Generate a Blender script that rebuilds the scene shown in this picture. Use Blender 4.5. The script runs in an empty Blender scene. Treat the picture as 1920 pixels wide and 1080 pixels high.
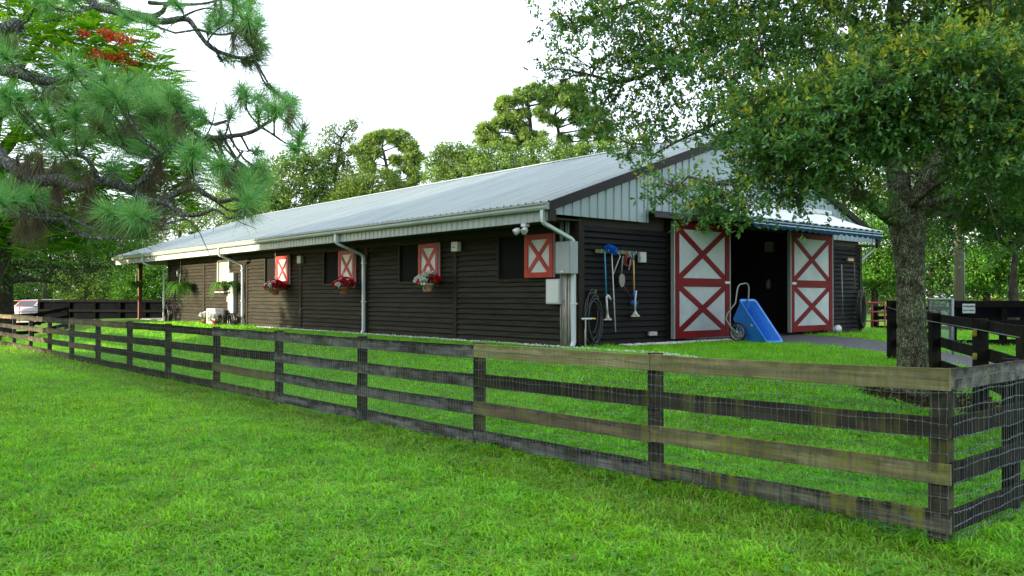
import bpy, math, random
import numpy as np
from mathutils import Vector, Matrix
R = math.radians
rng = np.random.default_rng(7)
random.seed(7)
S = bpy.context.scene
COL = S.collection

# ---------------------------------------------------------------- camera, sky, sun, exposure
F, HY, CZ = 1541.0, 557.0, 1.05          # focal length and horizon row of the 1920 px photograph, eye height above the barn pad
cam = bpy.data.objects.new('camera', bpy.data.cameras.new('camera')); COL.objects.link(cam)
cam.location = (0, 0, CZ)
cam.rotation_euler = (R(90) + math.atan(17 / F), 0, 0)
cam.data.sensor_width = 36; cam.data.lens = 36 * F / 1920
cam.data.clip_end = 3000; cam.data.clip_start = 0.05
S.camera = cam
SUN_DIR = Vector((-0.965, -0.26, 0.0)).normalized()
SUN_EL = R(11)
TO_SUN = Vector((SUN_DIR.x * math.cos(SUN_EL), SUN_DIR.y * math.cos(SUN_EL), math.sin(SUN_EL)))
world = bpy.data.worlds.new('World'); S.world = world; world.use_nodes = True
wn = world.node_tree; bgn = wn.nodes['Background']
sky = wn.nodes.new('ShaderNodeTexSky'); sky.sky_type = 'NISHITA'; sky.sun_disc = False
sky.sun_elevation = SUN_EL; sky.sun_rotation = math.atan2(TO_SUN.x, TO_SUN.y)
sky.air_density = 1.0; sky.dust_density = 1.5; sky.ozone_density = 1.0
veil = wn.nodes.new('ShaderNodeMix'); veil.data_type = 'RGBA'; veil.inputs[0].default_value = 0.45          # thin even evening haze over the clear sky
wn.links.new(sky.outputs[0], veil.inputs[6]); veil.inputs[7].default_value = (8.2, 8.7, 9.6, 1)
wn.links.new(veil.outputs[2], bgn.inputs[0]); bgn.inputs[1].default_value = 0.12
sun = bpy.data.objects.new('sun', bpy.data.lights.new('sun', 'SUN')); COL.objects.link(sun)
sun.data.energy = 4.8; sun.data.angle = R(0.5); sun.data.color = (1.0, 0.84, 0.62)
sun.rotation_euler = TO_SUN.to_track_quat('Z', 'Y').to_euler()
S.view_settings.view_transform = 'Standard'; S.view_settings.look = 'None'
S.view_settings.exposure = 1.8; S.view_settings.gamma = 1; S.view_settings.use_curve_mapping = False
S.cycles.max_bounces = 7; S.cycles.diffuse_bounces = 3; S.cycles.transmission_bounces = 4; S.cycles.transparent_max_bounces = 6

# ---------------------------------------------------------------- where things stand
BC = Vector((1.38, 17.03, 0)); BR = R(40.8)              # barn: near corner and turn (local x along the front, y along the side wall)
BM = Matrix.Translation(BC) @ Matrix.Rotation(BR, 4, 'Z')
FC = Vector((2.91, 5.5, 0)); FR = R(41.5)                # fence corner and turn
FM = Matrix.Translation(FC) @ Matrix.Rotation(FR, 4, 'Z')
BMI, FMI = BM.inverted(), FM.inverted()
def bl(x, y, z=0): return BM @ Vector((x, y, z))
def fl(x, y, z=0): return FM @ Vector((x, y, z))
def pt(px, py, d): return Vector(((px - 960) / F * d, d, CZ + (HY - py) / F * d))
def on_side(px, py, s):        # barn-local point at distance s outside the side wall
    k = (px - 960) / F; c, sn = math.cos(BR), math.sin(BR)
    t = (k * (BC.y - s * sn) - (BC.x - s * c)) / (-sn - k * c)
    p = bl(-s, t)
    return Vector((-s, t, CZ + (HY - py) / F * p.y))
def on_front(px, py, p):       # barn-local point at distance p outside the front wall
    k = (px - 960) / F; c, sn = math.cos(BR), math.sin(BR)
    w = (k * (BC.y - p * c) - (BC.x + p * sn)) / (c - k * sn)
    q = bl(w, -p)
    return Vector((w, -p, CZ + (HY - py) / F * q.y))
def sstep(x):
    x = np.clip(x, 0, 1); return x * x * (3 - 2 * x)
def gz(x, y):                  # height of the ground
    x = np.asarray(x, float); y = np.asarray(y, float)
    c, sn = math.cos(BR), math.sin(BR)
    lx = (x - BC.x) * c + (y - BC.y) * sn; ly = -(x - BC.x) * sn + (y - BC.y) * c
    dx = np.maximum(0, np.maximum((-lx - 0.8) / 5.0, (lx - 13.2) / 12.0)); dy = np.maximum(0, np.maximum((-ly - 1.9) / 8.2, (ly - 31) / 9))
    z = -0.66 * sstep(np.sqrt(dx * dx + dy * dy))
    far = np.clip((np.hypot(x, y) - 12) / 20, 0, 1)
    z = z + 0.02 * np.sin(x * 1.7 + 0.6 * y) * np.sin(y * 1.3 - 0.4 * x) * np.clip(-z / 0.3, 0, 1) * (1 - 0.5 * far)
    return z
def g1(x, y): return float(gz(x, y))

# ---------------------------------------------------------------- materials
MATS = {}
def mat(name, col, rough=0.6, metal=0.0, noise=None, col2=None, bump=0.0, bscale=30, spec=0.5, stretch=(1, 1, 1), rnd=0.0, detail=5, contrast=(0.35, 0.65)):
    m = bpy.data.materials.new(name); m.use_nodes = True; nt = m.node_tree; n = nt.nodes; l = nt.links
    p = n['Principled BSDF']; p.inputs['Roughness'].default_value = rough; p.inputs['Metallic'].default_value = metal
    p.inputs['Specular IOR Level'].default_value = spec; p.inputs['Base Color'].default_value = (*col, 1)
    out = None
    if noise or bump:
        tc = n.new('ShaderNodeTexCoord'); mp = n.new('ShaderNodeMapping'); l.new(tc.outputs['Object'], mp.inputs[0]); mp.inputs['Scale'].default_value = stretch
        oi = n.new('ShaderNodeObjectInfo'); ad = n.new('ShaderNodeVectorMath'); ad.operation = 'MULTIPLY_ADD'
        l.new(oi.outputs['Random'], ad.inputs[0]); ad.inputs[1].default_value = (13, 17, 11); l.new(mp.outputs[0], ad.inputs[2])
        vec = ad.outputs[0]
    if noise:
        nz = n.new('ShaderNodeTexNoise'); nz.inputs['Scale'].default_value = noise; nz.inputs['Detail'].default_value = detail; nz.inputs['Roughness'].default_value = 0.62
        l.new(vec, nz.inputs['Vector'])
        rp = n.new('ShaderNodeValToRGB'); rp.color_ramp.elements[0].position = contrast[0]; rp.color_ramp.elements[1].position = contrast[1]
        rp.color_ramp.elements[0].color = (*col, 1); rp.color_ramp.elements[1].color = (*(col2 or col), 1)
        l.new(nz.outputs[0], rp.inputs[0]); out = rp.outputs[0]
        if rnd:
            hs = n.new('ShaderNodeHueSaturation'); mr = n.new('ShaderNodeMapRange'); l.new(oi.outputs['Random'], mr.inputs[0])
            mr.inputs[3].default_value = 1 - rnd; mr.inputs[4].default_value = 1 + rnd; l.new(mr.outputs[0], hs.inputs['Value']); l.new(out, hs.inputs['Color']); out = hs.outputs[0]
        l.new(out, p.inputs['Base Color'])
    if bump:
        b2 = n.new('ShaderNodeTexNoise'); b2.inputs['Scale'].default_value = bscale; b2.inputs['Detail'].default_value = 6; l.new(vec, b2.inputs['Vector'])
        bp = n.new('ShaderNodeBump'); bp.inputs['Strength'].default_value = bump; bp.inputs['Distance'].default_value = 0.02
        l.new(b2.outputs[0], bp.inputs['Height']); l.new(bp.outputs[0], p.inputs['Normal'])
    MATS[name] = m; return m
def leafmat(name, transl=0.35, rough=0.5, spec=0.4, tr=(1.2, 1.25, 0.5)):
    m = bpy.data.materials.new(name); m.use_nodes = True; nt = m.node_tree; n = nt.nodes; l = nt.links
    p = n['Principled BSDF']; p.inputs['Roughness'].default_value = rough; p.inputs['Specular IOR Level'].default_value = spec
    a = n.new('ShaderNodeAttribute'); a.attribute_name = 'tint'; l.new(a.outputs['Color'], p.inputs['Base Color'])
    t = n.new('ShaderNodeBsdfTranslucent'); mx = n.new('ShaderNodeMix'); mx.data_type = 'RGBA'; mx.blend_type = 'MULTIPLY'; mx.inputs[0].default_value = 1
    l.new(a.outputs['Color'], mx.inputs[6]); mx.inputs[7].default_value = (*tr, 1); l.new(mx.outputs[2], t.inputs[0])
    ms = n.new('ShaderNodeMixShader'); ms.inputs[0].default_value = transl
    l.new(p.outputs[0], ms.inputs[1]); l.new(t.outputs[0], ms.inputs[2]); l.new(ms.outputs[0], n['Material Output'].inputs[0])
    MATS[name] = m; return m
leafmat('leaf', 0.3, 0.6, 0.14); leafmat('grass', 0.55, 0.42, 0.28, (1.1, 1.15, 0.5)); leafmat('frond', 0.45, 0.6, 0.12, (1.25, 1.2, 0.4)); leafmat('needle', 0.35, 0.55, 0.2, (1, 1.1, 0.6)); leafmat('petal', 0.25, 0.6, 0.2, (1, 1, 1))
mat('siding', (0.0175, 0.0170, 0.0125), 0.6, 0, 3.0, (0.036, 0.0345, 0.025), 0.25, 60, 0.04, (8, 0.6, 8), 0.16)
mat('siding_shaded', (0.0040, 0.0040, 0.0042), 0.4, 0, 3.0, (0.0068, 0.0067, 0.0068), 0.25, 60, 0.05, (0.6, 8, 8), 0.14)  # siding darkened for the front wall: its shade is in the colour
mat('trim_brown', (0.014, 0.011, 0.008), 0.6, 0, 4, (0.024, 0.019, 0.013), 0.2, 60, 0.1)
mat('fascia_brown', (0.012, 0.009, 0.009), 0.5, 0, 2, (0.017, 0.012, 0.012), spec=0.15)
mat('dark_wood', (0.02, 0.014, 0.009), 0.8, 0, 3, (0.03, 0.02, 0.012))
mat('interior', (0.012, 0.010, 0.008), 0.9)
mat('roof_metal', (0.26, 0.305, 0.30), 0.55, 0.05, 0.8, (0.345, 0.39, 0.375), 0.03, 14, 0.4, (.35, 6, 1), 0.05)
mat('gable_metal', (0.19, 0.255, 0.285), 0.42, 0.1, 0.8, (0.23, 0.30, 0.325), 0, 30, 0.5, (1, 1, 1), 0.03)
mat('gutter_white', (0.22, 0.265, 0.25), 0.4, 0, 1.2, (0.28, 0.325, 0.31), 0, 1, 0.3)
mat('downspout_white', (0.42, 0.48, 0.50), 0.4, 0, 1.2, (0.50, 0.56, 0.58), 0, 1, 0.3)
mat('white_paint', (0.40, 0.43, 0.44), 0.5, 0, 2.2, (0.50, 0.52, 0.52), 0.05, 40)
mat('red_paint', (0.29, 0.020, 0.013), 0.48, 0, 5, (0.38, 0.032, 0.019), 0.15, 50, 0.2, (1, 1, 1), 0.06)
mat('white_shaded', (0.29, 0.335, 0.345), 0.5, 0, 1.6, (0.39, 0.43, 0.44), 0.05, 40, 0.25)  # darker copy of the white paint, shade of the front put into the colour
mat('red_shaded', (0.11, 0.004, 0.006), 0.55, 0, 3, (0.155, 0.006, 0.009), 0.15, 50, 0.08, (1, 1, 1), 0.06)  # darker copy of the red paint, with the front's shade in it
mat('white_plastic', (0.50, 0.52, 0.52), 0.45); mat('grey_box', (0.22, 0.25, 0.265), 0.5, 0.1, 2.5, (0.28, 0.31, 0.325)); mat('beige_box', (0.36, 0.36, 0.33), 0.5)
mat('conduit', (0.42, 0.41, 0.38), 0.5, 0.2, 3, (0.24, 0.20, 0.16), 0, 1, 0.5, (10, 10, 1.2))
mat('screen', (0.005, 0.0055, 0.005), 0.8, 0, 200, (0.011, 0.012, 0.011), spec=0.05)
mat('glass_dull', (0.35, 0.32, 0.25), 0.12, 0, 3, (0.55, 0.5, 0.4))
mat('steel', (0.55, 0.56, 0.57), 0.3, 0.9); mat('rubber', (0.012, 0.012, 0.013), 0.55); mat('hose', (0.010, 0.014, 0.015), 0.35)
mat('blue_tub', (0.014, 0.16, 0.56), 0.42, 0, 6, (0.022, 0.20, 0.64)); mat('blue_plastic', (0.01, 0.14, 0.62), 0.45); mat('yellow_handle', (0.62, 0.36, 0.10), 0.5)
mat('teal_handle', (0.03, 0.24, 0.46), 0.4); mat('olive_rack', (0.10, 0.11, 0.05), 0.7); mat('rust_red', (0.25, 0.03, 0.02), 0.5); mat('spade', (0.16, 0.15, 0.14), 0.5, 0.4)
mat('straw', (0.62, 0.52, 0.28), 0.9); mat('orange_wood', (0.55, 0.25, 0.06), 0.5)
mat('terracotta', (0.30, 0.085, 0.045), 0.75, 0, 12, (0.36, 0.12, 0.07)); mat('pale_pot', (0.42, 0.22, 0.17), 0.8, 0, 12, (0.48, 0.28, 0.22)); mat('coir', (0.06, 0.045, 0.03), 0.95, 0, 40, (0.11, 0.08, 0.05))
mat('awning_cloth', (0.60, 0.64, 0.66), 0.8, 0, 3, (0.68, 0.71, 0.73)); mat('awning_blue', (0.008, 0.032, 0.06), 0.85, spec=0.05); mat('awning_light', (0.30, 0.40, 0.45), 0.8, spec=0.1)
mat('asphalt', (0.045, 0.048, 0.052), 0.85, 0, 5, (0.075, 0.078, 0.08), 0.5, 90); mat('concrete', (0.22, 0.22, 0.21), 0.9, 0, 4, (0.3, 0.3, 0.28), 0.3, 60)
mat('stone', (0.52, 0.51, 0.49), 0.8, 0, 9, (0.74, 0.73, 0.71)); mat('mulch', (0.035, 0.022, 0.014), 0.95, 0, 25, (0.075, 0.05, 0.033), 0.8, 70)
mat('wire', (0.17, 0.205, 0.205), 0.5, 0.4, 8, (0.09, 0.105, 0.105)); mat('black_board', (0.003, 0.003, 0.003), 0.85, 0, 5, (0.007, 0.0065, 0.006), 0.3, 40, 0.04, (1, 1, 1), 0.15)
mat('black_screen', (0.002, 0.003, 0.004), 0.9, 0, 3, (0.004, 0.005, 0.007), spec=0.02); mat('gate_red', (0.28, 0.018, 0.03), 0.5); mat('galv', (0.22, 0.26, 0.27), 0.45, 0.5)
mat('post_cedar', (0.10, 0.036, 0.02), 0.8, 0, 6, (0.065, 0.024, 0.014), 0.3, 40, 0.4, (6, 6, 1)); mat('pole_wood', (0.10, 0.085, 0.065), 0.85, 0, 6, (0.17, 0.15, 0.125), 0.5, 40, 0.3, (6, 6, 0.6))
mat('car_white', (0.38, 0.38, 0.39), 0.3); mat('car_glass', (0.02, 0.025, 0.03), 0.08); mat('lens', (0.35, 0.35, 0.34), 0.1); mat('black_print', (0.01, 0.01, 0.01), 0.6); mat('insulator', (0.22, 0.17, 0.01), 0.6); mat('orange_tag', (0.75, 0.12, 0.02), 0.5)
mat('gravel_road', (0.33, 0.31, 0.29), 0.9, 0, 3, (0.42, 0.40, 0.37))

def woodmat(name, a, b, stain, amount, moss=0.0):      # weathered fence board: long grain, blotches, rain streaks down the face
    m = bpy.data.materials.new(name); m.use_nodes = True; nt = m.node_tree; n = nt.nodes; l = nt.links
    p = n['Principled BSDF']; p.inputs['Roughness'].default_value = 0.85; p.inputs['Specular IOR Level'].default_value = 0.1
    tc = n.new('ShaderNodeTexCoord'); oi = n.new('ShaderNodeObjectInfo')
    def vec(s):
        mp = n.new('ShaderNodeMapping'); l.new(tc.outputs['Object'], mp.inputs[0]); mp.inputs['Scale'].default_value = s
        ad = n.new('ShaderNodeVectorMath'); ad.operation = 'MULTIPLY_ADD'; l.new(oi.outputs['Random'], ad.inputs[0]); ad.inputs[1].default_value = (31, 43, 37); l.new(mp.outputs[0], ad.inputs[2]); return ad.outputs[0]
    def noise(s, sc, lo, hi, d=5):
        z = n.new('ShaderNodeTexNoise'); z.inputs['Scale'].default_value = sc; z.inputs['Detail'].default_value = d; l.new(vec(s), z.inputs['Vector'])
        r = n.new('ShaderNodeMapRange'); r.inputs[1].default_value = lo; r.inputs[2].default_value = hi; l.new(z.outputs[0], r.inputs[0]); return r.outputs[0], z.outputs[0]
    def mix(f, c1, c2):
        x = n.new('ShaderNodeMix'); x.data_type = 'RGBA'
        l.new(f, x.inputs[0]) if not isinstance(f, float) else None
        for s, c in ((6, c1), (7, c2)):
            if isinstance(c, tuple): x.inputs[s].default_value = (*c, 1)
            else: l.new(c, x.inputs[s])
        return x.outputs[2]
    grain, graw = noise((14, 0.45, 26), 3, 0.34, 0.66)
    c = mix(grain, a, b)
    bl_, _ = noise((3, .8, 3.2), 2.6, 0.36, 0.68); big = mix(bl_, c, stain)
    c = mix_amt(n, l, c, big, amount)
    st, _ = noise((9, 38, 2.2), 1.0, 0.50, 0.74, 3); stk = mix(st, c, tuple(0.35 * q for q in stain))
    c = mix_amt(n, l, c, stk, .75 * amount * amount)
    kn = n.new('ShaderNodeTexVoronoi'); kn.inputs['Scale'].default_value = 1.0; l.new(vec((.3, 1.9, 5.0)), kn.inputs['Vector']); kr = n.new('ShaderNodeMapRange'); kr.inputs[1].default_value = .05; kr.inputs[2].default_value = .16; kr.inputs[3].default_value = 1; kr.inputs[4].default_value = 0; l.new(kn.outputs['Distance'], kr.inputs[0])
    c = mix_amt(n, l, c, mix(kr.outputs[0], c, tuple(.5 * q for q in stain)), .7)
    sx = n.new('ShaderNodeSeparateXYZ'); l.new(tc.outputs['Generated'], sx.inputs[0]); _, er = noise((6, 5, 9), 1.6, 0, 1); em = n.new('ShaderNodeMath'); em.operation = 'MULTIPLY_ADD'; l.new(er, em.inputs[0]); em.inputs[1].default_value = .9; l.new(sx.outputs[2], em.inputs[2])
    eg = n.new('ShaderNodeMapRange'); eg.inputs[1].default_value = 1.05; eg.inputs[2].default_value = 1.32; l.new(em.outputs[0], eg.inputs[0]); c = mix_amt(n, l, c, mix(eg.outputs[0], c, tuple(.8 * q for q in stain)), amount)      # damp dark upper edge
    if moss:
        mo, _ = noise((3, 5.5, 1.2), 1.5, 0.52, 0.66, 4); g = mix(mo, c, (0.17, 0.175, 0.025)); c = mix_amt(n, l, c, g, moss)
    hs = n.new('ShaderNodeHueSaturation'); mr = n.new('ShaderNodeMapRange'); l.new(oi.outputs['Random'], mr.inputs[0]); mr.inputs[3].default_value = 0.8; mr.inputs[4].default_value = 1.25
    l.new(mr.outputs[0], hs.inputs['Value']); l.new(c, hs.inputs['Color']); l.new(hs.outputs[0], p.inputs['Base Color'])
    bp = n.new('ShaderNodeBump'); bp.inputs['Strength'].default_value = 0.35; bp.inputs['Distance'].default_value = 0.01; l.new(graw, bp.inputs['Height']); l.new(bp.outputs[0], p.inputs['Normal'])
    MATS[name] = m
def mix_amt(n, l, c1, c2, amt):
    x = n.new('ShaderNodeMix'); x.data_type = 'RGBA'; x.inputs[0].default_value = amt; l.new(c1, x.inputs[6]); l.new(c2, x.inputs[7]); return x.outputs[2]
woodmat('wood_grey', (0.14, 0.137, 0.128), (0.26, 0.255, 0.24), (0.03, 0.028, 0.022), 0.95, 0.15)
woodmat('wood_dark', (0.028, 0.025, 0.02), (0.075, 0.068, 0.056), (0.020, 0.018, 0.013), 0.8, 0.25)
woodmat('wood_tan', (0.20, 0.18, 0.085), (0.31, 0.28, 0.145), (0.10, 0.09, 0.035), 0.6, 0.35)
woodmat('wood_olive', (0.14, 0.13, 0.055), (0.23, 0.21, 0.10), (0.06, 0.055, 0.022), 0.75, 0.6)
woodmat('wood_brown', (0.13, 0.10, 0.062), (0.21, 0.165, 0.105), (0.055, 0.045, 0.028), 0.7, 0.35)
woodmat('wood_moss', (0.10, 0.098, 0.07), (0.20, 0.195, 0.14), (0.03, 0.028, 0.018), 0.9, 0.95)
woodmat('wood_black', (0.008, 0.0075, 0.007), (0.020, 0.019, 0.018), (0.008, 0.008, 0.007), 0.7, 0.08)

def barkmat(name, a, b, lichen, amt, sc=9):
    m = bpy.data.materials.new(name); m.use_nodes = True; nt = m.node_tree; n = nt.nodes; l = nt.links
    p = n['Principled BSDF']; p.inputs['Roughness'].default_value = 0.92; p.inputs['Specular IOR Level'].default_value = 0.15
    tc = n.new('ShaderNodeTexCoord'); mp = n.new('ShaderNodeMapping'); l.new(tc.outputs['Object'], mp.inputs[0]); mp.inputs['Scale'].default_value = (1, 1, 0.24)
    wz = n.new('ShaderNodeTexNoise'); wz.inputs['Scale'].default_value = 6; l.new(tc.outputs['Object'], wz.inputs['Vector'])
    wa = n.new('ShaderNodeVectorMath'); wa.operation = 'MULTIPLY_ADD'; l.new(wz.outputs['Color'], wa.inputs[0]); wa.inputs[1].default_value = (.12, .12, .12); l.new(mp.outputs[0], wa.inputs[2])
    v = n.new('ShaderNodeTexVoronoi'); v.feature = 'DISTANCE_TO_EDGE'; v.inputs['Scale'].default_value = sc * 2.2; l.new(wa.outputs[0], v.inputs['Vector'])
    nz = n.new('ShaderNodeTexNoise'); nz.inputs['Scale'].default_value = sc * 4; nz.inputs['Detail'].default_value = 6; l.new(wa.outputs[0], nz.inputs['Vector'])
    r1 = n.new('ShaderNodeMapRange'); r1.inputs[2].default_value = 0.32; l.new(v.outputs['Distance'], r1.inputs[0])
    ml = n.new('ShaderNodeMath'); ml.operation = 'MULTIPLY'; l.new(r1.outputs[0], ml.inputs[0]); l.new(nz.outputs[0], ml.inputs[1])
    r2 = n.new('ShaderNodeValToRGB'); r2.color_ramp.elements[0].color = (*a, 1); r2.color_ramp.elements[1].color = (*b, 1); r2.color_ramp.elements[1].position = 0.6; l.new(ml.outputs[0], r2.inputs[0])
    lz = n.new('ShaderNodeTexNoise'); lz.inputs['Scale'].default_value = 7.5; lz.inputs['Detail'].default_value = 8; lz.inputs['Roughness'].default_value = .7; l.new(tc.outputs['Object'], lz.inputs['Vector'])
    lr = n.new('ShaderNodeMapRange'); lr.inputs[1].default_value = 0.42; lr.inputs[2].default_value = 0.60; lr.inputs[4].default_value = amt; l.new(lz.outputs[0], lr.inputs[0])
    lm = n.new('ShaderNodeMath'); lm.operation = 'MULTIPLY'; l.new(lr.outputs[0], lm.inputs[0]); l.new(r1.outputs[0], lm.inputs[1])
    x = n.new('ShaderNodeMix'); x.data_type = 'RGBA'; l.new(lm.outputs[0], x.inputs[0]); l.new(r2.outputs[0], x.inputs[6]); x.inputs[7].default_value = (*lichen, 1); l.new(x.outputs[2], p.inputs['Base Color'])
    bp = n.new('ShaderNodeBump'); bp.inputs['Strength'].default_value = 1.0; bp.inputs['Distance'].default_value = 0.035; l.new(ml.outputs[0], bp.inputs['Height']); l.new(bp.outputs[0], p.inputs['Normal'])
    MATS[name] = m
barkmat('oak_bark', (0.022, 0.019, 0.013), (0.16, 0.15, 0.105), (0.33, 0.41, 0.24), 1.0, 18)
barkmat('limb_bark', (0.03, 0.023, 0.016), (0.13, 0.10, 0.07), (0.17, 0.20, 0.13), 0.5)
barkmat('pine_bark', (0.05, 0.046, 0.043), (0.20, 0.19, 0.18), (0.32, 0.37, 0.33), 0.75, 14)
mat('far_bark', (0.025, 0.021, 0.018), 0.95, 0, 5, (0.055, 0.048, 0.04), spec=0.05); mat('twig', (0.07, 0.058, 0.045), 0.9, 0, 9, (0.12, 0.10, 0.08))

# lawn soil under the blades
def lawnmat():
    m = bpy.data.materials.new('lawn'); m.use_nodes = True; nt = m.node_tree; n = nt.nodes; l = nt.links
    p = n['Principled BSDF']; p.inputs['Roughness'].default_value = 0.9; p.inputs['Specular IOR Level'].default_value = 0.1
    tc = n.new('ShaderNodeTexCoord')
    a = n.new('ShaderNodeTexNoise'); a.inputs['Scale'].default_value = 0.6; a.inputs['Detail'].default_value = 8; l.new(tc.outputs['Object'], a.inputs['Vector'])
    b = n.new('ShaderNodeTexNoise'); b.inputs['Scale'].default_value = 28; b.inputs['Detail'].default_value = 5; l.new(tc.outputs['Object'], b.inputs['Vector'])
    r = n.new('ShaderNodeValToRGB'); r.color_ramp.elements[0].color = (0.07, 0.19, 0.010, 1); r.color_ramp.elements[1].color = (0.13, 0.29, 0.018, 1); r.color_ramp.elements[0].position = .35; r.color_ramp.elements[1].position = .65; l.new(a.outputs[0], r.inputs[0])
    r2 = n.new('ShaderNodeValToRGB'); r2.color_ramp.elements[0].color = (0.45, 0.45, 0.40, 1); r2.color_ramp.elements[1].color = (1.1, 1.1, 1, 1); r2.color_ramp.elements[0].position = .35; r2.color_ramp.elements[1].position = .65; l.new(b.outputs[0], r2.inputs[0])
    x = n.new('ShaderNodeMix'); x.data_type = 'RGBA'; x.blend_type = 'MULTIPLY'; x.inputs[0].default_value = 1; l.new(r.outputs[0], x.inputs[6]); l.new(r2.outputs[0], x.inputs[7]); l.new(x.outputs[2], p.inputs['Base Color'])
    bp = n.new('ShaderNodeBump'); bp.inputs['Strength'].default_value = .8; bp.inputs['Distance'].default_value = 0.04; l.new(b.outputs[0], bp.inputs['Height']); l.new(bp.outputs[0], p.inputs['Normal'])
    MATS['lawn'] = m
lawnmat()

# ---------------------------------------------------------------- builders
def M(m): return MATS[m] if isinstance(m, str) else m
def tag(o, label=None, cat=None, group=None, kind=None):
    if label: o['label'] = label
    if cat: o['category'] = cat
    if group: o['group'] = group
    if kind: o['kind'] = kind
    return o
def thing(name, label, cat, loc=(0, 0, 0), rot=0, group=None):
    o = bpy.data.objects.new(name, None); COL.objects.link(o); o.empty_display_size = 0.2
    o.location = loc; o.rotation_euler = (0, 0, rot); return tag(o, label, cat, group)
def link(name, me, parent=None, loc=(0, 0, 0)):
    o = bpy.data.objects.new(name, me); COL.objects.link(o); o.location = loc
    if parent: o.parent = parent
    return o
class MB:
    def __init__(s): s.v = []; s.f = []
    def add(s, vs, fs):
        k = len(s.v); s.v += [tuple(v) for v in vs]; s.f += [tuple(i + k for i in f) for f in fs]; return s
    def box(s, a, b):
        x0, y0, z0 = a; x1, y1, z1 = b
        return s.add([(x0, y0, z0), (x1, y0, z0), (x1, y1, z0), (x0, y1, z0), (x0, y0, z1), (x1, y0, z1), (x1, y1, z1), (x0, y1, z1)],
                     [(3, 2, 1, 0), (4, 5, 6, 7), (0, 1, 5, 4), (1, 2, 6, 5), (2, 3, 7, 6), (3, 0, 4, 7)])
    def bar(s, p, q, w, h, up=(0, 0, 1)):              # square-section bar from p to q, w across, h along up
        p, q = Vector(p), Vector(q); d = (q - p).normalized(); u = Vector(up); x = d.cross(u).normalized(); u = x.cross(d)
        vs = [a + x * (w / 2 * sx) + u * (h / 2 * sy) for a in (p, q) for sx, sy in ((-1, -1), (1, -1), (1, 1), (-1, 1))]
        return s.add(vs, [(3, 2, 1, 0), (4, 5, 6, 7), (0, 1, 5, 4), (1, 2, 6, 5), (2, 3, 7, 6), (3, 0, 4, 7)])
    def tube(s, pts, r, n=8, cap=True, sq=1.0, spin=0.0, wob=0.0):
        pts = [Vector(p) for p in pts]; rs = r if hasattr(r, '__len__') else [r] * len(pts)
        k = len(s.v); u = None
        for i, p in enumerate(pts):
            d = (pts[min(i + 1, len(pts) - 1)] - pts[max(i - 1, 0)])
            d = d.normalized() if d.length > 1e-9 else Vector((0, 0, 1))
            if u is None: u = d.cross(Vector((0, 0, 1))); u = u if u.length > 1e-3 else d.cross(Vector((1, 0, 0)))
            u = (u - d * u.dot(d)).normalized(); w = d.cross(u)
            for j in range(n):
                a = 2 * math.pi * j / n + spin; rr = rs[i] * (1 + (random.uniform(-wob, wob) if wob else 0))
                s.v.append(tuple(p + u * (math.cos(a) * rr) + w * (math.sin(a) * rr * sq)))
        for i in range(len(pts) - 1):
            for j in range(n):
                a, b = k + i * n + j, k + i * n + (j + 1) % n
                s.f.append((a, b, b + n, a + n))
        if cap: s.f.append(tuple(k + j for j in reversed(range(n)))); s.f.append(tuple(k + (len(pts) - 1) * n + j for j in range(n)))
        return s
    def lathe(s, prof, c=(0, 0, 0), n=16):
        k = len(s.v)
        for r, z in prof:
            for j in range(n): a = 2 * math.pi * j / n; s.v.append((c[0] + r * math.cos(a), c[1] + r * math.sin(a), c[2] + z))
        for i in range(len(prof) - 1):
            for j in range(n): a, b = k + i * n + j, k + i * n + (j + 1) % n; s.f.append((a, b, b + n, a + n))
        s.f.append(tuple(k + j for j in reversed(range(n)))); return s
    def prism(s, poly, d):                              # polygon extruded along d
        n = len(poly); d = Vector(d); vs = [Vector(p) for p in poly] + [Vector(p) + d for p in poly]
        return s.add(vs, [tuple(reversed(range(n))), tuple(range(n, 2 * n))] + [(i, (i + 1) % n, n + (i + 1) % n, n + i) for i in range(n)])
    def torus(s, c, R_, r, ax, n=28, m=6):
        ax = Vector(ax).normalized(); u = ax.orthogonal().normalized(); w = ax.cross(u); k = len(s.v); c = Vector(c)
        for i in range(n):
            a = 2 * math.pi * i / n; e = u * math.cos(a) + w * math.sin(a)
            for j in range(m): b = 2 * math.pi * j / m; s.v.append(tuple(c + e * (R_ + r * math.cos(b)) + ax * (r * math.sin(b))))
        for i in range(n):
            for j in range(m): s.f.append((k + i * m + j, k + ((i + 1) % n) * m + j, k + ((i + 1) % n) * m + (j + 1) % m, k + i * m + (j + 1) % m))
        return s
    def mesh(s, name, m, smooth=False, bevel=0):
        me = bpy.data.meshes.new(name); me.from_pydata(s.v, [], s.f); me.materials.append(M(m))
        if smooth: me.polygons.foreach_set('use_smooth', [True] * len(me.polygons))
        me.update(); return me
    def build(s, name, m, parent=None, smooth=False, bevel=0, loc=(0, 0, 0)):
        o = link(name, s.mesh(name, m, smooth), parent, loc)
        if bevel:
            b = o.modifiers.new('bevel', 'BEVEL'); b.width = bevel; b.segments = 2; b.limit_method = 'ANGLE'
        return o
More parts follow.
